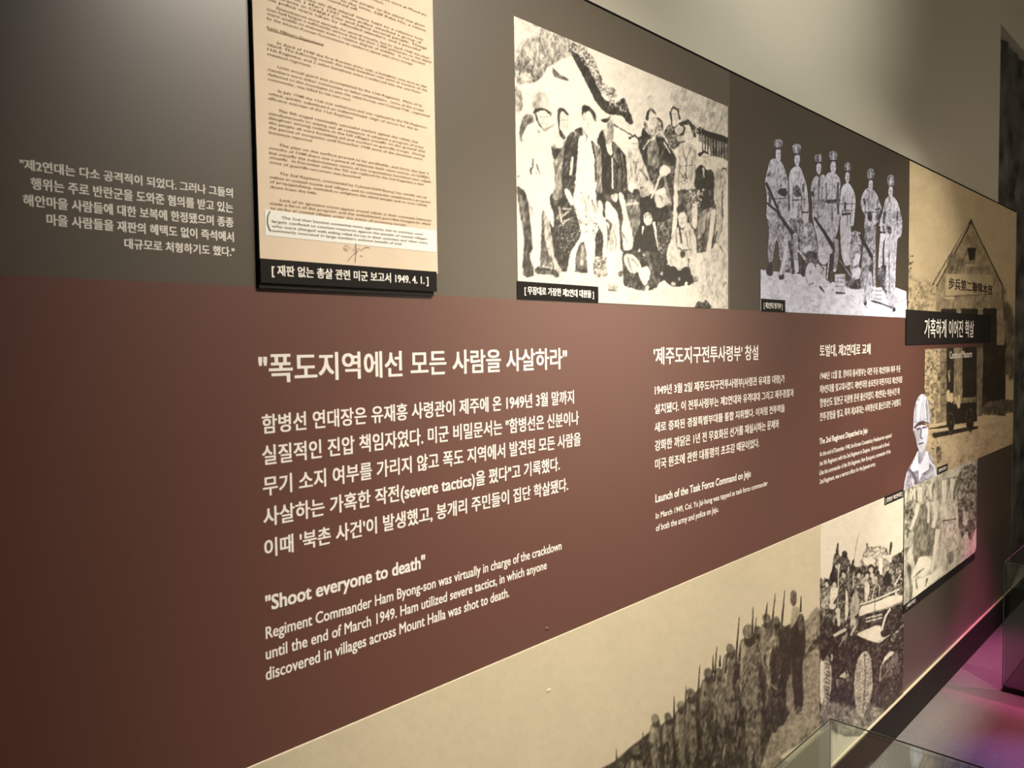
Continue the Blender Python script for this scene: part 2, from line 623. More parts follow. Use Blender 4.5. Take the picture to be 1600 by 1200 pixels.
YT = 0.9997
lettering('headline', [('"폭도지역에선 모든 사람을 사살하라"', 405, 885.6, 430, 552.3, 597)], YT, M_white, panel, off=0.024)
lettering('paragraph', [
    ('함병선 연대장은 유재흥 사령관이 제주에 온 1949년 3월 말까지', 409.7, 896.5, 420, 647.5, 676.8),
    ('실질적인 진압 책임자였다. 미군 비밀문서는 "함병선은 신분이나', 410.3, 904, 422, 695.3, 725.3),
    ('무기 소지 여부를 가리지 않고 폭도 지역에서 발견된 모든 사람을', 411.3, 907.2, 425, 743.5, 773),
    ('사살하는 가혹한 작전(severe tactics)을 폈다"고 기록했다.', 412, 874.4, 430, 790.5, 819.5),
    ('이때 \'북촌 사건\'이 발생했고, 봉개리 주민들이 집단 학살됐다.', 413.5, 887.5, 434, 839, 867.3)],
    YT, M_white, panel, off=0.024)
lettering('headline', [('"Shoot everyone to death"', 415.3, 663.8, 432, 927.6, 950.3)], YT, M_white, panel, 'L', 0.03)
lettering('paragraph', [
    ('Regiment Commander Ham Byong-son was virtually in charge of the crackdown', 415.5, 877.2, 418, 979.2, 997.8),
    ('until the end of March 1949. Ham utilized severe tactics, in which anyone', 415.5, 854.1, 450, 1001.6, 1019.9),
    ('discovered in villages across Mount Halla was shot to death.', 415.5, 795.3, 424, 1041, 1060.5)],
    YT, M_white, panel, 'L', 0.02)
lettering('headline', [("'제주도지구전투사령부' 창설", 1021.7, 1184.7, 1030, 542.5, 569.2)], YT, M_white, panel, off=0.024)
lettering('paragraph', [
    ('1949년 3월 2일 제주도지구전투사령부(사령관 유재흥 대령)가', 1023.2, 1226, 1046, 599.8, 615),
    ('설치됐다. 이 전투사령부는 제2연대와 유격대대 그리고 제주경찰과', 1023, 1240, 1028, 630.8, 646.4),
    ('새로 증파된 경찰특별부대를 통합 지휘했다. 이처럼 전투력을', 1023, 1226, 1030, 659.5, 674.3),
    ('강화한 까닭은 1년 전 무효화된 선거를 재실시하는 문제와', 1023.4, 1217, 1028, 687.5, 704),
    ('미국 원조에 관한 대통령의 초조감 때문이었다.', 1023.8, 1186, 1032, 716, 732)],
    YT, M_white, panel, off=0.024)
lettering('headline', [('Launch of the Task Force Command on Jeju', 1024.3, 1172.7, 1026, 772.2, 784.8)], YT, M_white, panel, 'L', 0.03)
lettering('paragraph', [
    ('In March 1949, Col. Yu Jai-hung was tapped as task force commander', 1024.8, 1199.3, 1026, 801.2, 810.4),
    ('of both the army and police on Jeju.', 1025, 1122.5, 1033, 817.8, 828)],
    YT, M_white, panel, 'L', 0.02)
lettering('headline', [('토벌대, 제2연대로 교체', 1281, 1360, 1286, 538.5, 557)], YT, M_white, panel, off=0.024)
lettering('paragraph', [
    ('1948년 12월 말, 경비대 총사령부는 대전 주둔 제2연대와 제주 주둔', 1281.7, 1407, 1297, 579.8, 592),
    ('제9연대를 맞교대시켰다. 제9연대장 송요찬과 마찬가지로 제2연대장', 1281, 1410, 1285, 601.6, 614),
    ('함병선도 일본군 지원병 준위 출신이었다. 제2연대는 여순사건 때', 1281.3, 1405.3, 1284, 622.7, 636),
    ('전투경험을 쌓고, 특히 제3대대는 서북청년회 출신으로만 구성됐다.', 1281, 1408, 1283, 644.6, 657.5)],
    YT, M_white, panel, off=0.016)
lettering('headline', [('The 2nd Regiment Dispatched to Jeju', 1280.5, 1355.4, 1282, 684.8, 693.9)], YT, M_white, panel, 'L', 0.03)
lettering('paragraph', [
    ('At the end of December 1948, the Korean Constabulary Headquarters replaced', 1280.8, 1393, 1282, 705.8, 713),
    ('the 9th Regiment with the 2nd Regiment in Daejeon, 164 km south of Seoul.', 1280.5, 1390, 1282, 720.4, 727.6),
    ('Like the commander of the 9th Regiment, Ham Byong-son, commander of the', 1280.6, 1391.6, 1282, 734.8, 742),
    ('2nd Regiment, was a warrant officer for the Japanese army.', 1280.9, 1368, 1282, 748.8, 756)],
    YT, M_white, panel, 'L', 0.02)
lettering('quotation', [
    ('"제2연대는 다소 공격적이 되었다. 그러나 그들의', 31.3, 363.4, 46, 249.5, 266.2),
    ('행위는 주로 반란군을 도와준 혐의를 받고 있는', 48.5, 364, 56, 278, 296),
    ('해안마을 사람들에 대한 보복에 한정됐으며 종종', 36.5, 364.4, 45, 304, 321.8),
    ('마을 사람들을 재판의 혜택도 없이 즉석에서', 73.2, 365, 80, 334.5, 352),
    ('대규모로 처형하기도 했다."', 194.7, 366, 203, 372.8, 388.5)],
    YT, M_white, panel, off=0.03)

# small dimpled fixings pressed into the printed faces
def fixing(x, y, Y, m, parent):
    u, z = at(x, y)
    bm = bmesh.new()
    bmesh.ops.create_uvsphere(bm, u_segments=16, v_segments=8, radius=0.006)
    for v in bm.verts:
        v.co = Vector((u + v.co.x, Y + v.co.y * 0.25, z + v.co.z * 0.6))
    me = bpy.data.meshes.new('fixing_cap')
    bm.to_mesh(me)
    bm.free()
    link('fixing_cap', me, parent, m)


fixing(855, 982, PF, M_brown, panel)

# ------------------------------------------------------------------ document board standing off the panel
YD = 0.992
doc = thing('document_board', (0.7, 0.99, 1.5), 'tall raised board of a typed report page with a black caption strip', 'document board')
u0, u1 = at(406.5, 410, YD)[0], at(682.0, 430, YD)[0]
zc0 = (at(407, 440, YD)[1] + at(681, 457, YD)[1]) / 2
zc1 = (at(406, 402.5, YD)[1] + at(681.5, 425.5, YD)[1]) / 2
zdt = ZT + 0.10
box('backing', (u0 - 0.001, YD + 0.003, zc0 - 0.007), (u1 - 0.004, 0.9985, zdt - 0.004), M_black, doc)  # black reaches lower to draw the shadow beneath the board
rect('page', u0, u1 + 0.003, zc1 - 0.003, zdt, YD, YD + 0.003, M_paper, doc)['label'] = 'cream typed page'
cap = rect('caption_strip', u0, u1, zc0, zc1, YD - 0.0005, YD + 0.003, M_label, doc)
lettering('caption_text', [('[ 재판 없는 총살 관련 미군 보고서 1949. 4. 1. ]', 425, 669.2, 441, 414.8, 431)], YD - 0.0012, M_white, cap, off=0.03)
za = [at(*p, YD - 0.0004)[1] for p in ((412.8, 325.4), (680.5, 361.8), (415.2, 366.8), (680.5, 395))]
rect('highlight', at(414, 345, YD)[0], u1 + 0.0005, (za[2] + za[3]) / 2, (za[0] + za[1]) / 2, YD - 0.0004, YD + 0.001, M_bright, doc)['label'] = 'white highlighted paragraph'
DL = []


def para(rows, x0=417.2, ind=15.5):
    for k, (y, t, xr) in enumerate(rows):
        xl = x0 + y * 0.018 + (ind if t.startswith('>') else 0)
        DL.append((t.lstrip('>'), xl, xr, x0, y - 2.0, y + 2.0, 'L'))


para([(-72, 'of Jeju-do province, the headquarters of the Rangers were at Mosul-po,', 668), (-64, 'and the several police boxes of the island garrison.', 600),
      (-50, '>With some historical causes the people on the island was given', 664), (-42.5, 'some kind of self rule up to the time, 100 Rabs Ho, a native,', 667)])
para([(-24, '>The troubles on the island were held to a relative low', 662), (-17, 'until March 1 Mar\'s 1947 when police attacked a group of', 659),
      (-10, 'celebrants in CHEJU City and killed several people. Things', 667), (-3, 'the police were taken by offended islanders, and a peaceful', 657),
      (-36, 'county violence was touched off.', 560)])
para([(6.5, '>Disturbances were sporadic for several months, but by April 1948 the situa-', 672), (13, 'tion had begun a sufficiently serious that the then 1,400 policemen on the island', 674),
      (20, 'were unable to maintain even a relative degree of stability.  It was decided', 664), (27.5, 'by the Interim Korean Government to reinforce island with army troops.', 646)])
para([(42, 'Early Military Operations', 506)])
para([(61.5, '>In April of 1948 the first Korean army unit, a battalion, was sent to the', 667), (68, 'island. The following month the initial battalion was used as nucleus of the', 668),
      (75.5, '11th Regiment, and 2 other battalions were transferred into the unit from', 657), (83, 'mainland regiments.', 487)])
para([(99, '>Little actual guard was accomplished by the 11th Regiment.  Many of its', 660), (107, 'members were either communists or leftist sympathizers.  Some of the troops', 663),
      (114.5, 'defected to the mountains to join the rebel forces, and Colonel PAK, regimental', 672), (122, 'commander, was killed by his own men.', 549)])
para([(137, '>In July 1948 the 11th was withdrawn and was replaced by the 9th Regiment,', 668), (144.5, 'which quickly substituted an indiscriminate reign of terror for the in-', 655),
      (152, 'effective activities of the 11th Regiment.', 553)])
para([(168, '>The 9th waged reasonably successful warfare against the rebels, but,', 655), (175.5, 'simultaneously to wiping out all resistance, it adopted a program of mass', 662),
      (182.5, 'slaughter among civilians in the hill villages actually on the ground that', 665), (190, 'the people all were furnishing aid and comfort to guerrilla troops.  During', 664),
      (197.5, 'the period of occupation until December 1948 some of the atrocities were', 660), (205, 'instances reported.', 489)])
para([(222, '>The plan on the surface proved to be profitable, and forts; the last 3', 670), (229.5, 'months of 1948 there was a period of relatively little rebel activity on CHEJU,', 672),
      (237, 'but actually the indiscriminate tactics of the organization furnished new rebels', 674), (244, 'annually.  In December when the 9th was replaced by the 2nd Regiment a new', 663),
      (251.5, 'wave of guerrilla terrorism was launched.', 565)])
para([(267, '>The 2nd Regiment, commanded by Colonel HAM Byong Sun, initially set up', 667), (275, 'militia in coastal towns and villages, and its commander established a program', 673),
      (282, 'of propagandizing, intended to enlighten the island people and to woo rebels', 667), (290, 'down from the hills.', 496)])
para([(309, '>Lack of an agressive action against armed rebels in their mountain hideouts', 674), (316, 'made a farce of the program, and the emboldened guerrillas foraged far afield', 673),
      (323.5, 'to strike at coastal villages under the armor of screening terrain.', 636)])
para([(337, '>The 2nd then became somewhat more aggressive, but its activities were', 661), (344.5, 'largely confined to counter-measures against the people of coastal villages', 667),
      (352, 'who were charged with aiding rebel forces in their activities and often were', 668), (359, 'summarily executed in large numbers without benefit of trial.', 629)], 419)
lettering('typed_text', DL, YD - 0.001, M_ink, doc, 'L', 0.004, 'blurred grey-brown typewriter text')


def stroke(name, lines, Y, w, m, parent):
    bm = bmesh.new()
    for pts in lines:
        P = [Vector((at(x, y, Y)[0], Y, at(x, y, Y)[1])) for x, y in pts]
        prev = None
        for i, p in enumerate(P):
            d = (P[min(i + 1, len(P) - 1)] - P[max(i - 1, 0)]).normalized()
            n = Vector((-d.z, 0, d.x)) * w
            cur = (bm.verts.new(p + n), bm.verts.new(p - n))
            if prev:
                bm.faces.new((prev[0], prev[1], cur[1], cur[0]))
            prev = cur
    me = bpy.data.meshes.new(name)
    bm.to_mesh(me)
    bm.free()
    return link(name, me, parent, m)


SG = [(537, 387), (541, 383), (545, 384), (541, 390), (537, 388), (543, 393), (548, 386), (551, 392), (556, 383), (554, 395), (560, 388), (565, 391), (571, 386), (578, 387)]
stroke('signature', [SG, [(556, 380), (557, 390), (555, 410)], [(560, 392), (550, 400), (543, 408)], [(563, 399), (567, 401)]], YD - 0.001, 0.00035, mat('pen_ink', lin(104, 90, 76), 0.7, 0.2), doc)
stroke('bracket_mark', [[(422, 330), (418.5, 338), (418, 348), (421, 358), (424, 361)]], YD - 0.001, 0.0008, M_ink, doc)
stroke('underline', [[(419, 46), (506, 71)]], YD - 0.001, 0.0004, M_ink, doc)

# ================================================================== printed photographs
def streaks(P, t, pts, n, w, jit=0.12):
    """loose strokes along a list of (x0, y0, x1, y1)"""
    for x0, y0, x1, y1 in pts:
        for _ in range(n):
            j = P.rng.uniform(-1, 1, 2) * w * 2
            P.line(float(np.clip(t + P.rng.uniform(-jit, jit), 0, 1)), [(x0 + j[0], y0), ((x0 + x1) / 2 + j[1], (y0 + y1) / 2), (x1 + j[1], y1)],
                   w * P.rng.uniform(0.5, 1.2), w * 0.4, alpha=0.8, mask=False)


# ------------------------------------------------------------------ 1. group of armed men before a thatched house
z0, z1 = ZM, (at(803.5, 25)[1] + at(1138, 167.7)[1]) / 2
u0, u1 = at(805.5, 240)[0], at(1137, 330)[0]
g = Print(u0, u1, z0, z1, 0.0018, 0.0013, 0.93, 3)
A, B, C, D, E, F = (800, 20, 8), (800, 140, 8), (800, 280, 8), (950, 120, 8), (950, 250, 8), (950, 350, 8)
g.frame(*A)
g.poly(0.70, [(20, 30), (400, 170), (800, 360), (760, 520), (640, 570), (560, 620), (400, 720), (330, 860), (60, 820), (20, 600)], 1.5, 0.26, 2.6, 0.7)
g.poly(0.9, [(30, 40), (330, 200), (300, 300), (120, 360), (40, 480)], 2, 0.12, 3)
g.poly(0.55, [(40, 620), (200, 560), (320, 640), (430, 600), (420, 720), (330, 880), (60, 830)], 2, 0.35, 2.2, 0.7)
g.dots(0.35, [(60, 560), (780, 430), (620, 580), (330, 850), (60, 800)], 160, 0.4, 1.1, 0.6, 0.2, 1.6)
streaks(g, 0.55, [(200, 380, 330, 640), (380, 320, 460, 560), (300, 560, 380, 760), (560, 420, 520, 640), (120, 640, 200, 780), (640, 420, 690, 560)], 6, 22, 0.2)
g.ell(0.85, 170, 810, 80, 60, 1.2, 0.15, 2)
g.ell(0.6, 100, 850, 45, 50, 1.2, 0.15, 2)
g.poly(0.96, [(700, 560), (780, 640), (880, 800), (1000, 1020), (1090, 1200), (880, 1200), (130, 1200), (120, 960), (330, 840), (480, 680)], 1.5, 0.02)
g.poly(0.40, [(505, 700), (545, 715), (590, 760), (705, 830), (690, 850), (530, 795)], 0.9, 0.08)
g.poly(0.62, [(40, 920), (120, 1000), (130, 1200), (40, 1230)], 1.2, 0.22)
g.line(0.75, [(160, 1005), (270, 1050)], 18, 8)
# thatch eave
g.poly(0.17, [(740, 470), (850, 500), (900, 570), (960, 650), (1000, 760), (1060, 900), (1100, 980), (1160, 1080), (1290, 1130), (1400, 1060), (1450, 1180),
              (1520, 1370), (1440, 1390), (1380, 1290), (1220, 1270), (1090, 1170), (1000, 1020), (940, 900), (860, 740), (780, 600)], 0.8, 0.05)
g.poly(0.66, [(740, 380), (880, 410), (940, 450), (1040, 600), (1080, 720), (1160, 900), (1290, 960), (1310, 1060), (1180, 1040), (1090, 960), (1040, 860), (980, 740), (940, 640), (860, 540), (740, 470)],
       0.9, 0.4, 1.5)
g.dots(0.85, [(760, 470), (900, 520), (1000, 700), (1100, 880), (1290, 1050), (1200, 1080), (1080, 960), (960, 760), (880, 600)], 120, 0.5, 1.5, 0.9, 0.12, 1.3)
g.dots(0.2, [(740, 390), (930, 440), (1060, 650), (1180, 900), (1120, 920), (1000, 700), (860, 500)], 90, 0.6, 1.7, 0.85, 0.1)
g.dots(0.5, [(1180, 900), (1310, 960), (1330, 1080), (1230, 1040)], 50, 0.8, 2.2, 0.5, 0.15)
g.dots(0.55, [(1180, 1040), (1420, 1100), (1450, 1250), (1250, 1200)], 90, 0.5, 1.3, 0.8, 0.3, 1.8)
# sky and neighbouring roof
g.frame(*D)
g.poly(0.88, [(300, -150), (785, 60), (785, 340), (760, 620), (420, 800), (330, 560), (200, 250), (60, 0)], 3, 0.02)
g.poly(0.76, [(785, 60), (1510, 370), (1510, 775), (1290, 690), (1150, 655), (1060, 610), (960, 560), (880, 520), (860, 400), (790, 340)], 0.6, 0.09, 6, curve=False)
g.line(0.55, [(1290, 330), (1320, 480), (1350, 620)], 16, 8, 0.8, alpha=0.6)
g.poly(0.52, [(1130, 700), (1300, 760), (1510, 830), (1510, 1070), (1290, 1010), (1270, 870), (1130, 800)], 0.5, 0.1, curve=False)
for k, x in enumerate(range(1180, 1510, 34)):
    g.line(0.13 if k % 3 else 0.3, [(x, 740 + (x - 1180) * 0.26), (x + 4, 1010 + (x - 1180) * 0.12)], 19, 15, 0.4)
g.poly(0.10, [(1060, 610), (1150, 655), (1290, 690), (1510, 770), (1510, 832), (1380, 800), (1180, 730), (1100, 700)], 0.6, 0.05)
g.dots(0.15, [(880, 540), (1020, 560), (1200, 660), (1160, 760), (1020, 700)], 60, 0.7, 1.8, 0.9, 0.1)
g.dots(0.8, [(1060, 600), (1180, 660), (1180, 800), (1080, 760)], 40, 0.4, 0.9, 0.9, 0.1, 2)
g.poly(0.86, [(1270, 1000), (1510, 1060), (1510, 1250), (1250, 1250)], 1.2, 0.08)
# ground
g.frame(*F)
g.poly(0.91, [(-1300, 500), (0, 560), (200, 680), (600, 740), (950, 760), (1140, 640), (1500, 560), (1500, 1080), (0, 1060), (-1300, 1000)], 1.5, 0.04, 8)
g.poly(0.82, [(1180, 100), (1500, 0), (1500, 1080), (1150, 1080), (1150, 640)], 1.5, 0.12, 3, 0.7)
# dark gaps between the people
g.frame(*C)
g.poly(0.20, [(500, -350), (660, -300), (1130, -300), (1450, -350), (1500, 200), (1520, 900), (1240, 1150), (700, 1150), (480, 1000)], 1, 0.12, 3)
g.frame(*E)
g.poly(0.30, [(220, -120), (420, -300), (760, -320), (880, 100), (1100, 50), (1340, 300), (1340, 900), (1210, 1150), (330, 1150), (250, 600)], 1, 0.2, 2.5)
# man behind helmet man
g.frame(*B)
g.poly(0.55, [(500, 720), (580, 580), (660, 620), (680, 800), (640, 1100), (620, 1350), (510, 1350), (520, 1000)], 0.8, 0.14, 2.5, 0.6)
g.poly(0.2, [(490, 700), (540, 740), (615, 735), (580, 820), (530, 870), (500, 800)], 0.7, 0.05)
g.poly(0.9, [(520, 520), (580, 560), (640, 640), (630, 720), (560, 720), (510, 640)], 0.8, 0.05)
g.ell(0.86, 655, 400, 58, 125, 1, 0.04)
g.poly(0.2, [(568, 260), (635, 230), (700, 300), (695, 325), (640, 275), (605, 300), (598, 480), (650, 560), (665, 610), (640, 620), (590, 540)], 0.7, 0.04)
# helmet man
g.poly(0.45, [(150, 330), (260, 320), (260, 440), (180, 470), (110, 640), (95, 520)], 1.2, 0.1)
g.poly(0.94, [(240, 420), (180, 480), (120, 620), (60, 760), (55, 1000), (90, 1080), (190, 1130), (180, 1300), (500, 1300), (535, 1100), (515, 900), (490, 720), (525, 640), (520, 560), (480, 500), (420, 500), (330, 420)], 0.8, 0.03, 4)
g.poly(0.62, [(270, 250), (260, 130), (310, 40), (400, 40), (440, 120), (470, 230), (400, 230)], 3.0, 0.05)
g.poly(0.82, [(350, 240), (380, 60), (430, 110), (470, 235)], 2.5)
g.ell(0.94, 392, 360, 84, 125, 1.2, 0.02)
g.poly(0.16, [(262, 300), (285, 245), (360, 232), (440, 250), (490, 285), (480, 320), (420, 270), (350, 262), (310, 285)], 0.8, 0.03)
g.line(0.2, [(290, 280), (315, 380), (350, 450), (385, 490)], 26, 10, 0.7)
g.line(0.4, [(480, 290), (480, 335)], 20, 14)
g.line(0.45, [(330, 515), (350, 550)], 24, 8)
g.line(0.4, [(410, 510), (470, 470), (530, 440)], 40, 20, 1.2, alpha=0.7)
g.line(0.5, [(120, 650), (115, 560), (130, 470)], 20, 8)
g.line(0.34, [(262, 870), (262, 970), (235, 990), (250, 1200)], 18, 26)
g.line(0.36, [(300, 930), (355, 1060), (360, 1110), (345, 1230)], 14, 18)
g.line(0.45, [(300, 1040), (370, 1100)], 16, 10)
g.line(0.45, [(75, 1080), (140, 1150)], 26, 10)
streaks(g, 0.86, [(200, 600, 180, 900), (420, 640, 440, 1000), (330, 560, 330, 860)], 3, 14, 0.05)
g.frame(*C)
g.poly(0.27, [(60, 100), (180, 190), (230, 560), (260, 860), (310, 1160), (140, 1200), (150, 750), (95, 400)], 0.8, 0.1, 3, 0.6)
g.line(0.6, [(110, 220), (150, 520)], 50, 30, 1.2, alpha=0.7)
g.poly(0.95, [(100, 100), (170, 150), (225, 340), (245, 560), (255, 850), (225, 980), (285, 1120), (355, 1100), (362, 800), (378, 500), (400, 400), (460, 500), (520, 610), (515, 420), (470, 250), (505, -40), (100, -40)], 0.8, 0.03, 4)
g.poly(0.36, [(375, 400), (430, 480), (440, 700), (450, 900), (490, 1040), (400, 1050), (350, 1110), (362, 800)], 0.8, 0.1, 2.5)
g.poly(0.75, [(390, 420), (450, 500), (500, 750), (530, 960), (615, 1130), (600, 1190), (540, 1160), (500, 1000), (440, 860), (410, 700)], 0.9, 0.1, 3, 0.5)
streaks(g, 0.5, [(430, 560, 500, 900), (240, 340, 230, 440)], 3, 14)
g.line(0.5, [(410, 1060), (510, 1090)], 60, 40, 0.8)
g.line(0.92, [(290, 1120), (300, 1210)], 45, 50)
g.line(0.3, [(330, 1140), (520, 1160), (560, 1200)], 90, 60, 1, 0.15)
# man in dark jacket
g.frame(*B)
g.poly(0.95, [(830, 600), (930, 560), (1010, 620), (1040, 800), (1045, 1000), (1045, 1260), (800, 1200), (800, 1050), (820, 800)], 0.7, 0.03)
g.poly(0.2, [(850, 470), (760, 520), (680, 610), (650, 800), (620, 1050), (640, 1300), (700, 1300), (725, 1050), (750, 860), (762, 1000), (735, 1150), (790, 1150), (800, 1050), (822, 800), (832, 620), (890, 560), (885, 490)], 0.7, 0.08, 2)
g.line(0.9, [(755, 850), (735, 1060)], 26, 34, 0.6)
streaks(g, 0.5, [(690, 900, 660, 1080), (770, 560, 780, 680), (800, 520, 850, 600)], 4, 16, 0.15)
g.poly(0.5, [(990, 640), (1060, 700), (1130, 740), (1135, 1240), (1060, 1260), (1048, 950)], 0.7, 0.14, 2, 0.5)
g.line(0.2, [(995, 650), (1040, 850), (1050, 1150)], 20, 22)
g.ell(0.93, 955, 430, 82, 165, 1.1, 0.04)
g.poly(0.17, [(868, 270), (880, 200), (930, 195), (985, 230), (1045, 300), (1050, 390), (1020, 380), (990, 290), (930, 268), (885, 340)], 0.8, 0.05)
g.ell(0.75, 900, 340, 26, 60, 1.2, alpha=0.7)
g.line(0.6, [(880, 480), (940, 590), (920, 640)], 24, 14)
g.frame(*C)
g.poly(0.94, [(830, -20), (1000, -20), (1060, 300), (1085, 600), (1045, 900), (1025, 1200), (950, 1200), (930, 950), (895, 780), (805, 900), (780, 1200), (690, 1200), (720, 950), (790, 820), (860, 650), (770, 320), (775, 180)], 0.8, 0.06, 3)
g.poly(0.36, [(880, 800), (925, 920), (930, 1080), (850, 1130), (800, 1030), (830, 900)], 0.8, 0.12)
g.line(0.7, [(880, 850), (870, 1060)], 26, 40, 0.7)
g.poly(0.95, [(655, 130), (715, 140), (770, 280), (740, 330), (690, 240)], 0.7)
streaks(g, 0.45, [(860, 160, 890, 300), (940, 200, 950, 480), (1000, 260, 1040, 420)], 3, 12)
g.dots(0.25, [(570, 330), (760, 330), (850, 560), (840, 720), (700, 940), (620, 960), (560, 700)], 260, 0.5, 1.6, 0.8, 0.15)
g.dots(0.75, [(570, 330), (760, 330), (850, 560), (840, 720), (700, 940), (620, 960), (560, 700)], 150, 0.4, 1.1, 0.8, 0.15)
g.dots(0.3, [(760, 340), (900, 460), (1060, 480), (1110, 620), (960, 740), (850, 600)], 130, 0.5, 1.4, 0.75, 0.15)
g.dots(0.92, [(760, 340), (900, 460), (1060, 480), (1110, 620), (960, 740), (850, 600)], 110, 0.5, 1.5, 0.9, 0.06)
for pts in ([(590, 350), (600, 460), (630, 560), (720, 490)], [(640, 370), (740, 370)], [(630, 460), (700, 410)], [(650, 520), (720, 500)]):
    g.line(0.7, pts, 26, 14, 0.6)
g.poly(0.25, [(1050, 680), (1140, 640), (1130, 800), (1160, 960), (1050, 960)], 0.8, 0.15)
g.poly(0.94, [(1075, 290), (1130, 300), (1135, 460), (1180, 500), (1190, 680), (1180, 960), (1130, 960), (1140, 700), (1090, 600)], 0.8, 0.06)
g.poly(0.6, [(1030, 980), (1180, 990), (1190, 1200), (1030, 1200)], 0.8, 0.35, 1.5)
# man with turned head and dark vest
g.frame(*B)
g.poly(0.9, [(1230, 330), (1400, 390), (1530, 480), (1480, 540), (1280, 450)], 0.9, 0.06, 3)
g.line(0.35, [(1270, 440), (1420, 530), (1500, 570)], 26, 16)
g.poly(0.93, [(1260, 460), (1420, 540), (1480, 640), (1450, 830), (1350, 730), (1290, 620)], 1, 0.05)
g.poly(0.62, [(1130, 380), (1210, 350), (1270, 440), (1260, 620), (1205, 690), (1150, 610), (1190, 480)], 0.9, 0.08)
g.poly(0.92, [(1130, 420), (1185, 400), (1190, 560), (1150, 570)], 0.8)
g.poly(0.15, [(1110, 370), (1200, 360), (1230, 330), (1200, 400), (1140, 410)], 0.7)
g.poly(0.14, [(1060, 660), (1130, 500), (1170, 640), (1180, 730), (1240, 830), (1255, 1240), (1130, 1240), (1120, 900), (1110, 720)], 0.7, 0.06)
g.poly(0.34, [(1250, 650), (1340, 720), (1400, 830), (1430, 1000), (1445, 1240), (1265, 1240), (1260, 860)], 0.8, 0.12, 2.2, 0.45)
for pts in ([(1250, 830), (1320, 960), (1300, 1230)], [(1340, 740), (1380, 1000), (1370, 1230)], [(1400, 820), (1430, 1000), (1420, 1230)]):
    g.line(0.1, pts, 22, 18)
g.poly(0.9, [(1190, 680), (1250, 740), (1245, 830), (1190, 770)], 0.7)
g.line(0.9, [(1250, 850), (1258, 1230)], 16, 22, 0.5)
g.frame(*C)
g.poly(0.93, [(1180, 280), (1250, 330), (1325, 450), (1345, 700), (1360, 880), (1405, 950), (1380, 1210), (1205, 1210), (1180, 920), (1220, 700), (1165, 450)], 0.8, 0.06, 4, 0.6)
g.poly(0.9, [(1330, 180), (1395, 200), (1440, 420), (1490, 560), (1515, 790), (1505, 870), (1410, 905), (1380, 760), (1370, 600), (1385, 450)], 0.8, 0.04)
g.line(0.45, [(1365, 650), (1445, 800)], 26, 10)
g.line(0.2, [(1400, 900), (1520, 915)], 30, 20)
streaks(g, 0.66, [(1250, 560, 1230, 900), (1280, 640, 1260, 900)], 4, 24, 0.08)
g.line(0.25, [(1190, 520), (1240, 560), (1210, 680)], 40, 20, 0.8, 0.1)
g.poly(0.8, [(1240, 200), (1320, 180), (1310, 280), (1260, 270)], 0.7, 0.1)
g.line(0.25, [(1260, 280), (1320, 420)], 24, 12)
# slanting man in light coat with rifle
g.frame(*E)
g.poly(0.5, [(250, 500), (410, 520), (430, 720), (360, 920), (300, 880), (240, 650)], 0.8, 0.16, 2.2, 0.5)
g.poly(0.77, [(225, -20), (270, -200), (330, -260), (420, -60), (500, 150), (530, 260), (570, 330), (545, 450), (430, 330), (380, 400), (300, 410), (250, 330), (240, 150)], 0.8, 0.12, 3, 0.6)
streaks(g, 0.5, [(330, 20, 380, 260), (400, 120, 480, 260), (270, 60, 300, 220)], 4, 14, 0.12)
g.ell(0.93, 302, 340, 52, 66, 0.8)
g.line(0.75, [(240, 560), (410, 530)], 34, 28, 0.6, 0.1)
g.line(0.2, [(350, 400), (385, 500)], 80, 50, 0.8)
g.frame(*B)
g.ell(0.9, 1535, 690, 66, 120, 1, 0.05)
g.line(0.2, [(1470, 610), (1530, 570), (1580, 610), (1600, 700)], 26, 20)
# upper man with rifle
g.frame(*D)
g.poly(0.17, [(440, 640), (500, 690), (520, 850), (500, 1000), (500, 1190), (400, 920), (390, 840), (440, 830), (420, 720)], 0.8, 0.06)
g.poly(0.48, [(500, 850), (600, 740), (645, 900), (645, 1090), (510, 1100)], 0.8, 0.16, 2, 0.5)
g.poly(0.17, [(600, 750), (720, 760), (730, 900), (850, 1000), (870, 1080), (650, 1110), (635, 900)], 0.8, 0.14)
g.poly(0.6, [(450, 560), (500, 560), (620, 520), (680, 600), (690, 760), (600, 740), (510, 720), (450, 640)], 0.8, 0.25, 2)
g.ell(0.88, 545, 540, 64, 115, 1, 0.06)
g.line(0.2, [(488, 530), (500, 440), (540, 400), (590, 460)], 34, 26, 0.7)
g.line(0.3, [(620, 520), (670, 560), (685, 660)], 26, 20)
g.line(0.45, [(505, 262), (535, 240), (575, 265)], 18, 8)
g.line(0.82, [(540, 270), (545, 380)], 80, 70, 2, alpha=0.6)
for pts in ([(440, 905), (520, 790), (640, 690)], [(540, 800), (580, 760)], [(660, 700), (760, 830), (860, 1000)], [(700, 820), (780, 960)]):
    g.line(0.85, pts, 16, 14, 0.5)
g.dots(0.85, [(690, 820), (760, 830), (870, 980), (760, 960)], 30, 0.4, 1.0)
# man with headscarf
g.poly(0.33, [(760, 600), (830, 620), (900, 570), (970, 640), (950, 720), (880, 800), (980, 800), (900, 870), (800, 900), (740, 780), (700, 700)], 0.8, 0.22, 2)
g.poly(0.8, [(830, 650), (900, 600), (945, 660), (880, 730)], 0.7, 0.08)
g.poly(0.75, [(870, 740), (960, 750), (970, 800), (870, 800)], 0.7, 0.1)
g.ell(0.87, 835, 490, 54, 110, 0.8, 0.03)
g.line(0.17, [(800, 600), (778, 440), (815, 378), (870, 410), (895, 530)], 22, 24, 0.6)
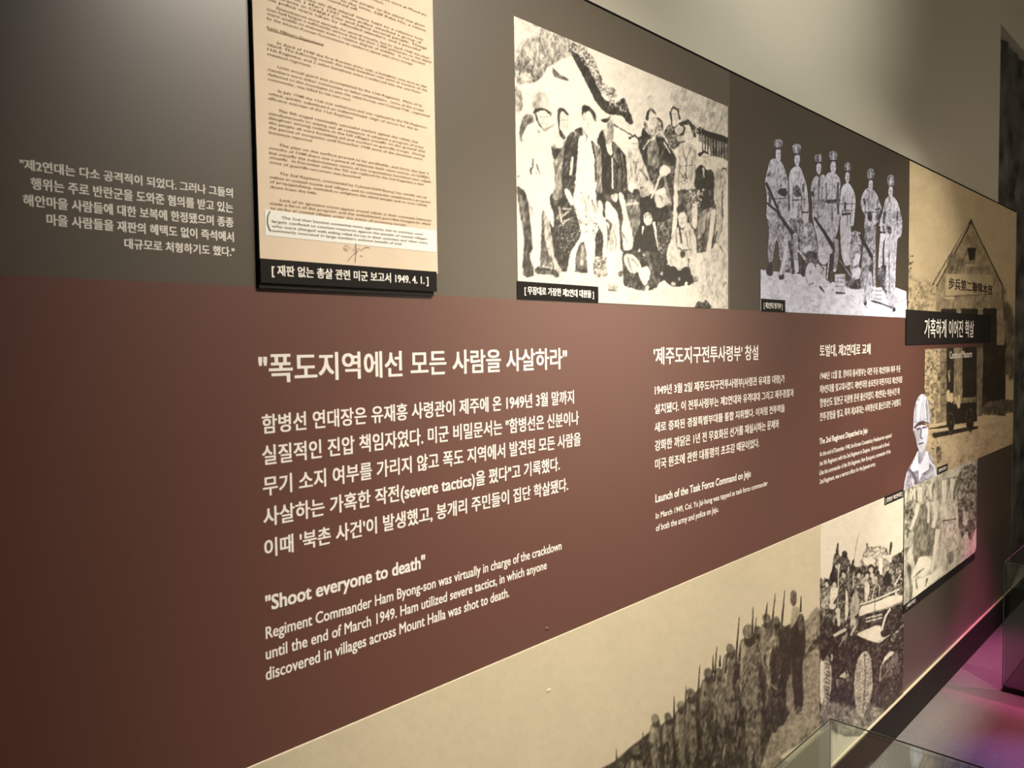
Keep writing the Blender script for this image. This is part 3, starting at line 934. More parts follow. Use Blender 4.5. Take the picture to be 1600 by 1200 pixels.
# tall man in light coat
g.poly(0.78, [(880, 880), (960, 820), (1060, 850), (1100, 900), (1120, 1100), (1120, 1370), (960, 1420), (880, 1420), (820, 1360), (850, 1100)], 0.7, 0.1, 3, 0.5)
g.ell(0.85, 1018, 720, 62, 125, 0.9, 0.05)
g.line(0.18, [(920, 590), (1000, 555), (1050, 620), (1085, 740)], 54, 36, 0.8)
g.line(0.3, [(960, 640), (945, 720)], 24, 10)
for pts in ([(930, 880), (970, 1050), (1015, 950), (1035, 880)], [(900, 1120), (1090, 1100)], [(980, 1060), (960, 1360)], [(1060, 1000), (1040, 1300)], [(900, 1000), (880, 1380)]):
    g.line(0.5, pts, 16, 12, 0.5)
streaks(g, 0.62, [(920, 1120, 960, 1330), (1040, 1120, 1000, 1330), (1080, 920, 1080, 1200)], 4, 12, 0.1)
g.frame(*E)
g.poly(0.4, [(870, 400), (1000, 380), (1025, 560), (960, 620), (870, 570)], 0.7, 0.15)
g.poly(0.5, [(980, 560), (1100, 520), (1120, 820), (1060, 830), (1000, 700)], 0.8, 0.14, 2, 0.5)
g.poly(0.84, [(1050, 560), (1110, 580), (1110, 830), (1060, 830)], 0.7, 0.08)
g.dots(0.25, [(900, 160), (990, 160), (1000, 300), (920, 320)], 34, 0.5, 1.2)
# man in black jacket
g.poly(0.84, [(1090, 0), (1200, 0), (1230, 100), (1130, 130), (1100, 60)], 0.8)
g.poly(0.12, [(1110, 110), (1180, 60), (1235, 130), (1300, 120), (1335, 250), (1340, 400), (1320, 530), (1280, 610), (1160, 610), (1150, 420), (1085, 330), (1090, 180)], 0.8, 0.04)
g.line(0.82, [(1190, 110), (1202, 215)], 30, 6)
g.line(0.35, [(1270, 380), (1290, 520)], 26, 20, 1, alpha=0.7)
g.poly(0.55, [(1170, 640), (1340, 610), (1310, 900), (1270, 1080), (1210, 1120), (1215, 900), (1120, 1000), (1130, 790)], 0.8, 0.14, 2.4, 0.5)
g.line(0.88, [(1325, 640), (1290, 900), (1250, 1200)], 56, 50, 0.8)
g.line(0.3, [(1225, 760), (1215, 1080)], 26, 20)
g.dots(0.85, [(1020, 380), (1190, 370), (1190, 480), (1130, 600), (1060, 520)], 90, 0.6, 1.6, 0.9, 0.1)
g.dots(0.18, [(1000, 340), (1100, 340), (1180, 500), (1130, 620), (960, 540)], 70, 0.5, 1.4, 0.8, 0.1)
g.ell(0.84, 1212, -25, 50, 95, 0.9, 0.05)
g.line(0.15, [(1145, -60), (1190, -105), (1250, -85)], 40, 24)
# far right figures
g.poly(0.7, [(1345, 140), (1450, 130), (1475, 350), (1430, 600), (1405, 1010), (1370, 1010), (1360, 600), (1320, 500)], 0.8, 0.12, 2.4, 0.5)
for pts in ([(1430, 400), (1425, 700)], [(1360, 900), (1340, 1030)], [(1440, 620), (1420, 900)]):
    g.line(0.35, pts, 16, 12)
g.line(0.2, [(1435, 115), (1460, 105), (1480, 130)], 22, 12)
g.dots(0.4, [(1350, 100), (1490, 90), (1490, 240), (1360, 220)], 20, 0.4, 1.0, 0.7)
g.line(0.35, [(1330, 1020), (1370, 1035)], 24, 12)
g.line(0.35, [(1400, 1080), (1440, 1160)], 18, 10)
# staff
g.poly(0.9, [(830, 320), (866, 330), (866, 700), (840, 1010), (790, 1010), (815, 700)], 0.6, 0.06)
g.line(0.3, [(780, 480), (800, 540)], 50, 30, 0.8)
# carried helmets, bags
g.poly(0.12, [(400, 470), (580, 430), (600, 600), (740, 560), (745, 740), (620, 780), (560, 720), (430, 690)], 0.8, 0.08)
g.poly(0.95, [(640, 120), (690, 60), (760, 90), (775, 150), (705, 212), (650, 180)], 0.8)
g.line(0.85, [(655, 200), (600, 340), (545, 470)], 26, 24, 0.6)
g.line(0.55, [(705, 210), (745, 380), (790, 560)], 34, 24, 0.6)
g.poly(0.8, [(600, 390), (700, 350), (718, 420), (775, 530), (640, 600), (590, 540), (580, 450)], 0.8, 0.08)
g.poly(0.94, [(610, 390), (710, 352), (718, 420), (620, 430)], 0.7)
g.line(0.4, [(640, 450), (680, 480), (670, 520)], 20, 10)
g.poly(0.62, [(385, 370), (480, 340), (525, 440), (420, 480)], 0.7, 0.05, curve=False)
# crouching man with white hat in his lap
g.poly(0.1, [(400, 760), (430, 650), (560, 640), (600, 760), (560, 790), (480, 830)], 0.8, 0.05)
g.poly(0.12, [(420, 780), (480, 850), (560, 800), (625, 1000), (645, 1150), (650, 1320), (420, 1320), (305, 1160), (330, 1000), (370, 880)], 0.8, 0.05, 2)
g.poly(0.36, [(620, 780), (700, 820), (760, 900), (730, 1100), (700, 1300), (640, 1150)], 0.9, 0.28, 1.8)
g.ell(0.94, 498, 735, 56, 84, 0.9)
g.dots(0.12, [(440, 660), (550, 650), (560, 700), (450, 700)], 16, 0.6, 1.2)
g.line(0.92, [(575, 790), (600, 950), (632, 1130)], 38, 10, 0.6)
g.line(0.9, [(440, 840), (430, 920)], 26, 12, 0.5)
g.frame(*F)
g.poly(0.2, [(200, 340), (440, 330), (700, 380), (760, 460), (740, 660), (640, 740), (600, 800), (450, 835), (300, 800), (200, 760), (190, 620), (180, 480)], 0.8, 0.14, 2)
g.dots(0.5, [(200, 620), (420, 620), (600, 760), (440, 830), (220, 770)], 110, 0.4, 1.1, 0.6, 0.2)
g.poly(0.86, [(200, 430), (240, 368), (330, 400), (390, 470), (420, 540), (390, 600), (300, 612), (240, 560)], 0.8, 0.08, 3)
g.line(0.5, [(250, 420), (270, 520), (310, 600)], 16, 12)
g.line(0.45, [(300, 430), (370, 520)], 16, 10)
g.poly(0.95, [(395, 570), (480, 525), (528, 600), (520, 680), (462, 765), (405, 690), (382, 630)], 0.8)
g.dots(0.85, [(350, 290), (480, 340), (480, 480), (400, 400)], 26, 0.6, 1.7)
g.line(0.4, [(480, 360), (560, 640), (600, 740)], 44, 36, 0.7, 0.1)
g.ell(0.85, 735, 600, 18, 22)
g.ell(0.8, 668, 620, 16, 24)
g.ell(0.5, 165, 620, 40, 40, 1, 0.3)
# crouching man right
g.poly(0.1, [(720, 440), (800, 470), (880, 570), (1000, 450), (1050, 620), (1065, 740), (900, 780), (780, 770), (690, 650)], 0.8, 0.05)
g.frame(*E)
g.poly(0.8, [(850, 860), (890, 840), (940, 880), (990, 780), (1050, 850), (1105, 980), (1105, 1200), (1090, 1330), (900, 1330), (740, 1300), (780, 1000)], 0.8, 0.08, 3, 0.6)
g.ell(0.22, 918, 625, 62, 66, 0.9, 0.05)
g.ell(0.86, 932, 745, 56, 100, 0.9, 0.04)
g.line(0.2, [(895, 850), (920, 1040)], 24, 14)
for pts in ([(850, 900), (860, 1080), (920, 1120)], [(1020, 880), (1030, 1060)], [(970, 900), (1000, 1080), (1040, 1130)]):
    g.line(0.5, pts, 14, 12)
g.frame(*F)
g.poly(0.84, [(790, 300), (850, 340), (900, 450), (925, 520), (990, 440), (1090, 340), (1105, 450), (1088, 650), (1040, 620), (1000, 500), (905, 580), (860, 560), (800, 480), (735, 440), (760, 250)], 0.8, 0.08, 3)
g.ell(0.3, 932, 380, 34, 46, 0.7)
g.line(0.4, [(870, 300), (930, 330), (1010, 320)], 22, 14)
g.line(0.35, [(1010, 440), (1000, 560)], 20, 14)
g.ell(0.75, 820, 750, 30, 26)
g.ell(0.6, 895, 690, 14, 22)
g.ell(0.6, 1105, 680, 34, 36, 1, 0.15)
g.line(0.15, [(1000, 735), (1140, 705)], 16, 8)
# foot and shadow, left middle
g.ell(0.7, 60, 780, 70, 40, 1.5, 0.1)
g.line(0.35, [(10, 825), (110, 835)], 22, 10, 0.8)
g.poly(0.95, [(0, 380), (90, 360), (80, 560), (50, 720), (10, 640)], 0.8, 0.04)
# stakes and stones in the foreground
g.line(0.96, [(492, 790), (440, 990)], 42, 46, 0.6)
g.line(0.96, [(980, 740), (930, 1050)], 38, 50, 0.6)
g.line(0.55, [(505, 830), (440, 840)], 10, 6)
g.poly(0.82, [(1150, 640), (1480, 650), (1500, 1080), (1280, 1050), (1150, 900)], 1, 0.16, 2.4, 0.7)
g.poly(0.22, [(1100, 1010), (1130, 960), (1190, 985), (1210, 950), (1260, 980), (1280, 1060), (1100, 1060)], 0.8, 0.25, 1.5)

def face(fr, x, y, rx, ry, tone=0.5, a=0.65):
    g.frame(*fr)
    g.line(tone, [(x - rx * .62, y - ry * .16), (x - rx * .12, y - ry * .16)], 15, 12, 0.6, alpha=a)
    g.line(tone, [(x + rx * .18, y - ry * .16), (x + rx * .62, y - ry * .14)], 15, 12, 0.6, alpha=a)
    g.line(tone + 0.12, [(x + rx * .05, y - ry * .1), (x + rx * .1, y + ry * .25), (x - rx * .08, y + ry * .28)], 10, 12, 0.6, alpha=a)
    g.line(tone, [(x - rx * .28, y + ry * .52), (x + rx * .32, y + ry * .5)], 12, 10, 0.6, alpha=a)
    g.line(tone + 0.15, [(x + rx * .75, y - ry * .3), (x + rx * .72, y + ry * .4), (x + rx * .2, y + ry * .9)], 24, 16, 1.2, alpha=a * .8)


for q in ((B, 392, 360, 84, 125), (B, 655, 400, 55, 120), (B, 950, 400, 78, 150), (B, 1150, 520, 40, 90), (B, 1535, 690, 60, 115), (D, 545, 530, 60, 110), (D, 835, 485, 50, 105),
          (D, 1018, 710, 58, 120), (E, 1212, -25, 48, 90), (E, 498, 730, 52, 80), (E, 932, 740, 54, 95)):
    face(*q)
g.fold(0.9, 0.13, 3.0, 8.0, 0.45, 0.98)
g.grain(0.035, 1.3, 0.02, 7)
ph = thing('photo_print', (1.4, 0.999, 1.9), 'black-and-white group photo of armed men before a thatched house, mounted on grey', 'photograph', 'photographs mounted on the printed panel')
g.build('picture', (0.024, 0.022, 0.018), (0.80, 0.745, 0.64), M_print, ph)
Yc = 0.9986
zt = at(870, 443.3, Yc)[1]
cp = rect('caption_label', at(808.3, 452, Yc)[0], at(935, 460, Yc)[0], ZM, zt, Yc, 0.99905, M_label, ph)
lettering('caption_text', [('[ 무장대로 가장한 제2연대 대원들 ]', 820, 927.8, 827, 447.6, 459.8)], Yc - 0.0003, M_white, cp, off=0.036)

# ------------------------------------------------------------------ 2. cut-out of officers with machine guns
c = Print(at(1188, 450)[0], UG0 - 0.004, ZM, at(1210, 205)[1] + 0.05, 0.0032, 0.0016, 0.8, 11, masked=True)
G, H, I, J = (1180, 200, 8.571), (1180, 330, 7.0588), (1290, 210, 8.571), (1290, 330, 7.0588)
c.frame(0, 0, 1)
c.poly(0.88, [(1188, 421), (1215, 424), (1250, 428), (1300, 440), (1350, 452), (1392, 446), (1416.4, 455), (1418, 500), (1188, 488)], 0.5, 0.14, 5, curve=False)
c.dots(0.62, [(1190, 425), (1300, 445), (1414, 458), (1414, 492), (1190, 482)], 120, 1.0, 2.6, 0.35, 0.15)
c.dots(0.98, [(1190, 425), (1300, 445), (1414, 458), (1414, 492), (1190, 482)], 120, 1.0, 3.0, 0.45, 0.02)


def man(fr, cap, face, body, tone, lo=0.2):
    c.frame(*fr)
    c.poly(tone + 0.15, body, 0.5, 0.17, 2.2, 0.7)
    c.ell(0.86, *face, 0.6, 0.04)
    xs = [p[0] for p in body]
    xa, xb = min(xs), max(xs)
    ya, yb = min(p[1] for p in body), max(p[1] for p in body)
    wd = xb - xa
    for fx, t0, t1, wdt in ((0.24, 0.32, 0.8, 15), (0.78, 0.3, 0.78, 15), (0.5, 0.12, 0.62, 9), (0.36, 0.22, 0.5, 8), (0.64, 0.24, 0.46, 8)):
        c.line(0.36, [(xa + wd * (fx + 0.02), ya + (yb - ya) * t0), (xa + wd * (fx - 0.02), ya + (yb - ya) * (t0 + t1) / 2), (xa + wd * fx, ya + (yb - ya) * t1)], wdt, wdt * 0.6, 0.7, alpha=0.7, mask=False)
    c.line(0.3, [(xa + wd * 0.22, ya + (yb - ya) * 0.66), (xa + wd * 0.8, ya + (yb - ya) * 0.65)], 20, 18, 0.5, alpha=0.8, mask=False)
    c.line(0.42, [(xa + wd * 0.5, ya + (yb - ya) * 0.72), (xa + wd * 0.5, yb)], 18, 24, 0.8, alpha=0.75, mask=False)
    for k in range(7):
        x, y = xa + wd * c.rng.uniform(0.15, 0.85), ya + (yb - ya) * c.rng.uniform(0.2, 0.95)
        c.line(c.rng.choice([0.35, 0.95]), [(x, y), (x + c.rng.uniform(-30, 30), y + c.rng.uniform(20, 70))], 12, 5, 0.6, alpha=0.7, mask=False)
    c.ell(0.86, *face, 0.6, 0.04)
    c.line(0.4, [(face[0] - face[2] * .6, face[1] - 14), (face[0] - face[2] * .15, face[1] - 14)], 8, 8, mask=False)
    c.line(0.4, [(face[0] + face[2] * .15, face[1] - 14), (face[0] + face[2] * .6, face[1] - 14)], 8, 8, mask=False)
    c.line(0.5, [(face[0] + 2, face[1] - 5), (face[0] + 4, face[1] + 18)], 7, 8, mask=False)
    c.line(0.5, [(face[0] - 10, face[1] + face[3] * 0.42), (face[0] + 12, face[1] + face[3] * 0.42)], 7, 6, mask=False)
    c.line(0.6, [(face[0] + face[2] * .8, face[1] - 20), (face[0] + face[2] * .7, face[1] + 40)], 12, 10, mask=False)
    c.poly(0.5, cap, 0.5, 0.12, 3)
    y = max(p[1] for p in cap)
    xs = [p[0] for p in cap if p[1] > y - 60]
    c.line(lo, [(min(xs) + 8, y - 6), (max(xs) - 6, y - 6)], 20, 18, mask=False)
    c.line(0.3, [(min(xs) + 10, y - 44), (max(xs) - 8, y - 44)], 14, 12, alpha=0.6, mask=False)
    for p, q in zip(cap[:-3], cap[1:-2]):
        c.line(0.74, [p, q], 11, 11, mask=False)
    c.line(0.8, [((cap[1][0] + cap[2][0]) / 2 + 12, cap[1][1] + 26), ((cap[1][0] + cap[2][0]) / 2 + 14, y - 34)], 16, 22, mask=False)


# crouched gunners first
c.frame(*H)
c.poly(0.62, [(490, 150), (600, 105), (655, 200), (692, 450), (700, 590), (560, 570), (490, 420), (475, 250)], 0.5, 0.2, 2)
c.poly(0.3, [(560, 440), (690, 470), (705, 590), (570, 560)], 0.6, 0.15, 1.5)
c.ell(0.82, 555, 80, 38, 58, 0.5)
c.line(0.2, [(520, 30), (590, 30)], 36, 30)
c.poly(0.92, [(535, 180), (575, 180), (575, 260), (560, 280)], 0.5)
c.poly(0.9, [(520, 430), (600, 370), (620, 400), (560, 460)], 0.5)
c.frame(*J)
c.poly(0.6, [(262, 260), (335, 210), (395, 290), (395, 450), (370, 600), (385, 730), (300, 750), (265, 600), (255, 400)], 0.5, 0.2, 2)
c.poly(0.9, [(330, 470), (380, 480), (370, 560), (310, 610), (310, 580)], 0.5)
c.poly(0.82, [(290, 650), (380, 620), (385, 720), (320, 740)], 0.5, 0.12)
# legs
c.frame(*H)
c.poly(0.58, [(140, -20), (130, 110), (150, 230), (132, 450), (150, 600), (130, 640), (118, 670), (190, 690), (192, 560), (228, 330), (252, 380), (268, 530), (285, 560), (262, 690), (265, 740), (320, 740), (345, 640), (400, 670), (400, 300), (380, -20)], 0.5, 0.2, 2, 0.6)
c.poly(0.8, [(330, -20), (380, -20), (385, 250), (380, 420), (340, 400), (350, 150)], 0.6, 0.15)
c.poly(0.52, [(375, -20), (390, 200), (380, 400), (365, 660), (480, 670), (470, 400), (500, 200), (520, -20)], 0.5, 0.18, 2, 0.6)
c.poly(0.78, [(640, -20), (645, 150), (680, 300), (700, 500), (740, 590), (800, 560), (875, 320), (915, 200), (915, -20)], 0.5, 0.16, 2.4, 0.6)
c.poly(0.88, [(690, 480), (760, 400), (790, 440), (780, 530), (730, 590)], 0.5, 0.1)
c.frame(*J)
c.poly(0.86, [(165, 30), (265, 40), (282, 250), (262, 500), (275, 580), (220, 605), (190, 545), (165, 400)], 0.5, 0.12, 2.4, 0.6)
c.poly(0.55, [(425, 100), (548, 100), (552, 330), (548, 500), (480, 640), (445, 770), (430, 860), (380, 810), (400, 500), (430, 250)], 0.5, 0.16, 2, 0.6)
c.poly(0.75, [(600, 60), (640, 240), (632, 420), (625, 600), (580, 625), (588, 420), (600, 260)], 0.5, 0.18, 2)
c.poly(0.74, [(650, 150), (790, 150), (792, 320), (780, 520), (770, 820), (772, 960), (768, 1090), (740, 1105), (700, 1050), (660, 900), (645, 500), (652, 300)], 0.5, 0.13, 2.4, 0.6)
c.line(0.5, [(700, 440), (705, 900)], 14, 12, mask=False)
c.poly(0.92, [(780, 260), (815, 280), (790, 320)], 0.5)
c.line(0.3, [(640, 620), (640, 860)], 60, 30, 0.6, 0.2, mask=False)
# standing men
man(G, [(245, 200), (255, 165), (300, 145), (365, 165), (370, 215), (352, 280), (265, 275)], (310, 355, 42, 95),
    [(270, 410), (200, 430), (150, 600), (128, 740), (150, 900), (152, 1050), (172, 1230), (470, 1230), (475, 1000), (470, 850), (442, 700), (400, 560), (350, 450)], 0.6)
man(G, [(495, 265), (510, 222), (560, 210), (610, 232), (616, 290), (600, 355), (520, 355)], (562, 425, 42, 88),
    [(530, 510), (470, 570), (442, 700), (445, 850), (470, 1000), (470, 1200), (620, 1200), (660, 1200), (715, 1180), (715, 1000), (692, 780), (650, 640), (600, 520)], 0.72)
man(G, [(795, 380), (830, 348), (880, 350), (892, 400), (892, 465), (812, 470)], (852, 540, 38, 82),
    [(825, 630), (770, 690), (738, 830), (760, 1000), (775, 1220), (900, 1220), (940, 1000), (940, 660), (890, 620)], 0.62)
man(G, [(985, 350), (1010, 314), (1060, 304), (1096, 340), (1090, 435), (1010, 445)], (1045, 525, 42, 88),
    [(1000, 590), (940, 650), (930, 900), (920, 1220), (1112, 1220), (1132, 900), (1142, 720), (1112, 640), (1060, 600)], 0.68)
man(I, [(245, 420), (268, 386), (300, 372), (332, 410), (326, 500), (256, 495)], (292, 575, 34, 78),
    [(270, 650), (210, 720), (190, 900), (178, 1060), (210, 1105), (205, 1220), (330, 1220), (375, 1220), (392, 1050), (404, 900), (386, 780), (330, 670)], 0.82)
man(I, [(550, 525), (572, 472), (610, 454), (652, 490), (642, 600), (572, 605)], (605, 680, 33, 84),
    [(575, 710), (510, 760), (464, 900), (490, 1030), (525, 1090), (530, 1220), (670, 1200), (760, 1050), (722, 900), (682, 790), (632, 740)], 0.66)
man(I, [(825, 605), (838, 552), (880, 534), (916, 580), (916, 690), (840, 695)], (872, 770, 34, 78),
    [(840, 830), (800, 870), (770, 1000), (740, 1120), (720, 1200), (720, 1230), (1000, 1230), (1030, 1180), (1005, 1050), (962, 900), (900, 830)], 0.64, 0.35)
c.frame(*J)
c.poly(0.68, [(650, 0), (815, 0), (846, 150), (828, 285), (790, 270), (760, 240), (660, 250)], 0.5, 0.16, 2)
# uniform details
c.frame(*G)
c.dots(0.35, [(150, 650), (430, 650), (440, 900), (160, 900)], 40, 0.6, 1.4, 0.6, 0.15)
c.poly(0.14, [(310, 830), (400, 810), (430, 870), (400, 920), (320, 890)], 0.6, 0.06, mask=False)
c.poly(0.86, [(190, 690), (270, 680), (280, 740), (220, 780)], 0.6, mask=False)
c.poly(0.88, [(360, 700), (420, 780), (400, 810), (355, 760)], 0.6, mask=False)
c.line(0.25, [(180, 640), (205, 580)], 24, 14, mask=False)
c.line(0.2, [(180, 900), (185, 1040)], 34, 20, mask=False)
c.poly(0.9, [(155, 900), (180, 900), (178, 1020), (160, 1040)], 0.5, mask=False)
c.poly(0.45, [(500, 850), (560, 760), (620, 860), (600, 920), (540, 920)], 0.6, 0.2, mask=False)
c.line(0.2, [(560, 840), (610, 900)], 28, 16, mask=False)
c.line(0.25, [(640, 760), (640, 850)], 22, 14, mask=False)
c.line(0.4, [(620, 900), (625, 1180)], 14, 18, mask=False)
c.line(0.2, [(630, 1130), (700, 1130)], 26, 22, mask=False)
c.poly(0.9, [(640, 1150), (705, 1150), (700, 1230), (640, 1230)], 0.5)
c.poly(0.25, [(745, 850), (790, 860), (780, 920), (750, 900)], 0.6, mask=False)
c.line(0.35, [(865, 640), (850, 800), (845, 1000)], 22, 10, mask=False)
c.poly(0.5, [(850, 980), (930, 960), (930, 1080), (860, 1080)], 0.6, 0.2, mask=False)
c.line(0.2, [(840, 640), (880, 620)], 20, 14, mask=False)
c.line(0.3, [(950, 740), (950, 960)], 16, 14, mask=False)
c.line(0.22, [(960, 980), (1110, 970)], 40, 36, mask=False)
c.line(0.3, [(1110, 740), (1110, 1150)], 26, 30, mask=False)
c.line(0.4, [(960, 830), (1010, 840)], 16, 10, mask=False)
c.line(0.45, [(1050, 660), (1100, 690)], 12, 10, mask=False)
c.line(0.3, [(445, 640), (455, 1100)], 14, 26, 0.7, mask=False)
c.frame(*I)
c.line(0.14, [(262, 920), (262, 1010)], 30, 18, mask=False)
c.line(0.22, [(230, 1070), (325, 1060)], 34, 34, mask=False)
c.line(0.35, [(190, 930), (390, 930)], 12, 12, mask=False)
c.line(0.35, [(330, 1080), (335, 1200)], 14, 10, mask=False)
c.poly(0.15, [(565, 1060), (600, 1030), (615, 1130), (590, 1160), (565, 1130)], 0.6, mask=False)
c.line(0.2, [(515, 870), (520, 940)], 30, 18, mask=False)
c.line(0.4, [(580, 740), (585, 1000)], 10, 8, mask=False)
c.line(0.4, [(635, 760), (630, 1000)], 10, 8, mask=False)
c.line(0.25, [(670, 1010), (740, 990)], 26, 12, mask=False)
c.poly(0.4, [(670, 1100), (740, 1000), (760, 1040), (720, 1150), (690, 1190)], 0.6, 0.25)
c.line(0.4, [(860, 840), (850, 910)], 16, 8, mask=False)
c.line(0.3, [(790, 1060), (780, 1180)], 36, 24, 0.8, mask=False)
c.line(0.4, [(960, 1060), (960, 1200)], 20, 16, mask=False)
c.frame(*J)
c.poly(0.22, [(680, 170), (720, 180), (730, 240), (690, 245)], 0.6, 0.1, mask=False)
c.line(0.2, [(600, 235), (650, 235)], 22, 18, mask=False)
c.poly(0.15, [(470, 20), (500, 0), (510, 90), (480, 100)], 0.5, mask=False)
c.poly(0.9, [(600, 250), (650, 250), (645, 330), (610, 330)], 0.5)
# boots
c.frame(*H)
c.poly(0.12, [(120, 670), (165, 560), (188, 570), (192, 695), (150, 712)], 0.5)
c.poly(0.12, [(262, 705), (310, 700), (318, 745), (268, 755)], 0.5)
c.frame(*J)
c.poly(0.14, [(745, 1060), (770, 1070), (768, 1105), (742, 1105)], 0.5)
c.poly(0.15, [(420, 985), (450, 985), (452, 1035), (425, 1035)], 0.5)
# ammunition boxes and drums
c.frame(*H)
c.ell(0.88, 612, 690, 64, 124, 0.5, 0.05)
c.line(0.6, [(560, 580), (552, 700), (575, 790)], 12, 10, mask=False)
c.ell(0.6, 610, 670, 12, 26, mask=False)
c.poly(0.82, [(668, 580), (785, 605), (775, 850), (668, 820)], 0.5, 0.08, curve=False)
c.line(0.35, [(715, 590), (760, 640), (720, 690)], 14, 10, mask=False)
c.poly(0.25, [(480, 560), (555, 560), (545, 720), (500, 690)], 0.6, 0.2)
c.line(0.3, [(720, 840), (765, 900)], 30, 12)
c.line(0.25, [(600, 810), (650, 790)], 14, 8, mask=False)
c.frame(*J)
for q, pts in ((0.8, [(95, 690), (220, 690), (215, 890), (105, 890)]), (0.8, [(515, 830), (625, 845), (605, 1010), (520, 990)])):
    c.poly(q, pts, 0.5, 0.1, curve=False)
    for k in range(1, 4):
        y = pts[0][1] + 45 * k
        c.line(0.5, [(pts[0][0] + 10, y), (pts[1][0] - 12, y + 5)], 9, 9, mask=False)
c.line(0.2, [(120, 900), (210, 905)], 26, 16)
c.line(0.2, [(510, 990), (600, 1015), (720, 1060)], 22, 14)
c.poly(0.3, [(570, 640), (650, 640), (655, 860), (600, 800)], 0.6, 0.2)
c.poly(0.35, [(230, 760), (330, 760), (380, 860), (230, 840)], 0.6, 0.25)
c.poly(0.7, [(440, 690), (510, 680), (515, 960), (440, 900)], 0.6, 0.15, 2)
# machine guns with belts
c.frame(*H)
for p, w in (([(130, -90), (240, 0), (310, 110), (400, 230), (470, 330)], (20, 50)), ([(655, 75), (760, 230), (850, 380)], (24, 44))):
    c.line(0.1, p, *w)
c.frame(*G)
c.line(0.08, [(150, 750), (200, 850), (330, 1150)], 40, 26)
c.frame(*J)
c.line(0.1, [(375, 250), (470, 430), (540, 560)], 30, 42)
c.ell(0.75, 374, 240, 10, 16)


def belt(fr, pts, w):
    c.frame(*fr)
    c.line(0.82, pts, w, w * 0.9)
    for a, b in zip(pts[:-1], pts[1:]):
        n = max(1, int(math.hypot(b[0] - a[0], b[1] - a[1]) / 17))
        for k in range(n):
            t = k / n
            x, y = a[0] + (b[0] - a[0]) * t, a[1] + (b[1] - a[1]) * t
            c.line(0.2, [(x - w / 2, y + 3), (x + w / 2, y - 3)], 6, 6, 0.35, mask=False)


belt(H, [(440, 270), (455, 400), (445, 550)], 52)
belt(H, [(895, 330), (900, 480), (875, 650)], 50)
belt(J, [(540, 500), (535, 650), (540, 840)], 34)
c.frame(*H)
c.line(0.88, [(345, 390), (320, 540), (280, 690)], 34, 30)
c.line(0.2, [(380, 340), (400, 460), (420, 680)], 40, 26, 0.6, 0.15)
c.line(0.78, [(475, 430), (560, 545)], 26, 24)
c.line(0.3, [(510, 540), (570, 545)], 18, 10, mask=False)
c.poly(0.88, [(430, 550), (470, 560), (480, 660), (445, 670)], 0.5)
c.line(0.25, [(860, 400), (850, 560), (830, 780)], 46, 28, 0.6, 0.15)
c.line(0.7, [(815, 520), (790, 760)], 22, 18)
c.line(0.32, [(925, 540), (1000, 650), (1095, 780)], 30, 30)
c.line(0.7, [(940, 550), (1090, 760)], 8, 8, mask=False)
c.ell(0.85, 830, 440, 24, 30)
c.frame(*J)
c.line(0.3, [(560, 680), (610, 780), (662, 890)], 24, 24)
c.line(0.6, [(478, 640), (440, 820), (430, 1000)], 22, 22)
c.poly(0.2, [(480, 600), (520, 600), (520, 660), (480, 660)], 0.6, 0.1)
c.fold(0.3, 0.15, 1.8, 4, 0.5, 0.97)
c.grain(0.07, 1.2, 0.03, 6)
ph = thing('photo_print', (2.7, 0.999, 1.9), 'cut-out grey photo of uniformed men standing behind machine guns, on dark grey', 'photograph', 'photographs mounted on the printed panel')
c.build('picture', (0.035, 0.03, 0.04), (0.80, 0.82, 0.99), M_print, ph)
zt = (at(1189.3, 466.2, Yc)[1] + at(1227, 469.3, Yc)[1]) / 2
cp = rect('caption_label', at(1189.4, 475, Yc)[0], at(1227, 478, Yc)[0], ZM - 0.001, zt, Yc, 0.99905, M_label, ph)
lettering('caption_text', [('[ 제2연대 병기부 ]', 1193.7, 1222.5, 1199, 472.4, 481.6)], Yc - 0.0003, M_white, cp, off=0.036)

# ------------------------------------------------------------------ 3. headquarters building with a vehicle
b = Print(UG0, UR - 0.004, ZR, ZT - 0.002, 0.005, 0.0026, 0.83, 21, masked=True)
Q, R = (1400, 200, 3), (1400, 500, 2.4)
b.frame(0, 0, 1)
b.poly(0.84, [(1400, 230), (1620, 330), (1620, 545), (1400, 545)], 0.4, 0.03, 20, curve=False)
b.poly(0.84, [(1444.6, 540), (1620, 540), (1620, 600), (1620, 760), (1444.6, 800)], 0.4, 0.03, 20, curve=False)
b.frame(*Q)
b.poly(0.74, [(40, 600), (70, 610), (80, 690), (160, 720), (190, 780), (190, 860), (40, 860)], 3, 0.2, 3)
b.dots(0.35, [(45, 590), (80, 600), (75, 660), (50, 680)], 30, 0.6, 1.5, 0.7, 0.15)
b.dots(0.4, [(50, 740), (180, 740), (180, 850), (50, 850)], 60, 0.5, 1.3, 0.6, 0.2)
b.poly(0.64, [(188, 742), (354, 432), (500, 740), (520, 760), (520, 1150), (188, 1150)], 0.6, 0.06, 4, curve=False)
b.line(0.3, [(172, 735), (352, 432)], 7, 9, 0.5)
b.line(0.72, [(182, 725), (340, 455)], 7, 7, 0.5)
b.line(0.25, [(190, 742), (354, 440), (500, 740)], 6, 6, 0.5)
b.poly(0.16, [(333, 562), (375, 562), (370, 618), (345, 622)], 0.5, 0.08, 1.5, curve=False)
b.line(0.85, [(328, 643), (378, 645)], 9, 9)
b.poly(0.5, [(250, 600), (300, 590), (320, 660), (250, 680)], 3, 0.1)
b.poly(0.80, [(234, 684), (452, 688), (456, 776), (232, 788)], 0.6, 0.02, curve=False)
b.line(0.45, [(232, 790), (456, 778)], 5, 5)
b.line(0.88, [(232, 796), (270, 796)], 10, 10)
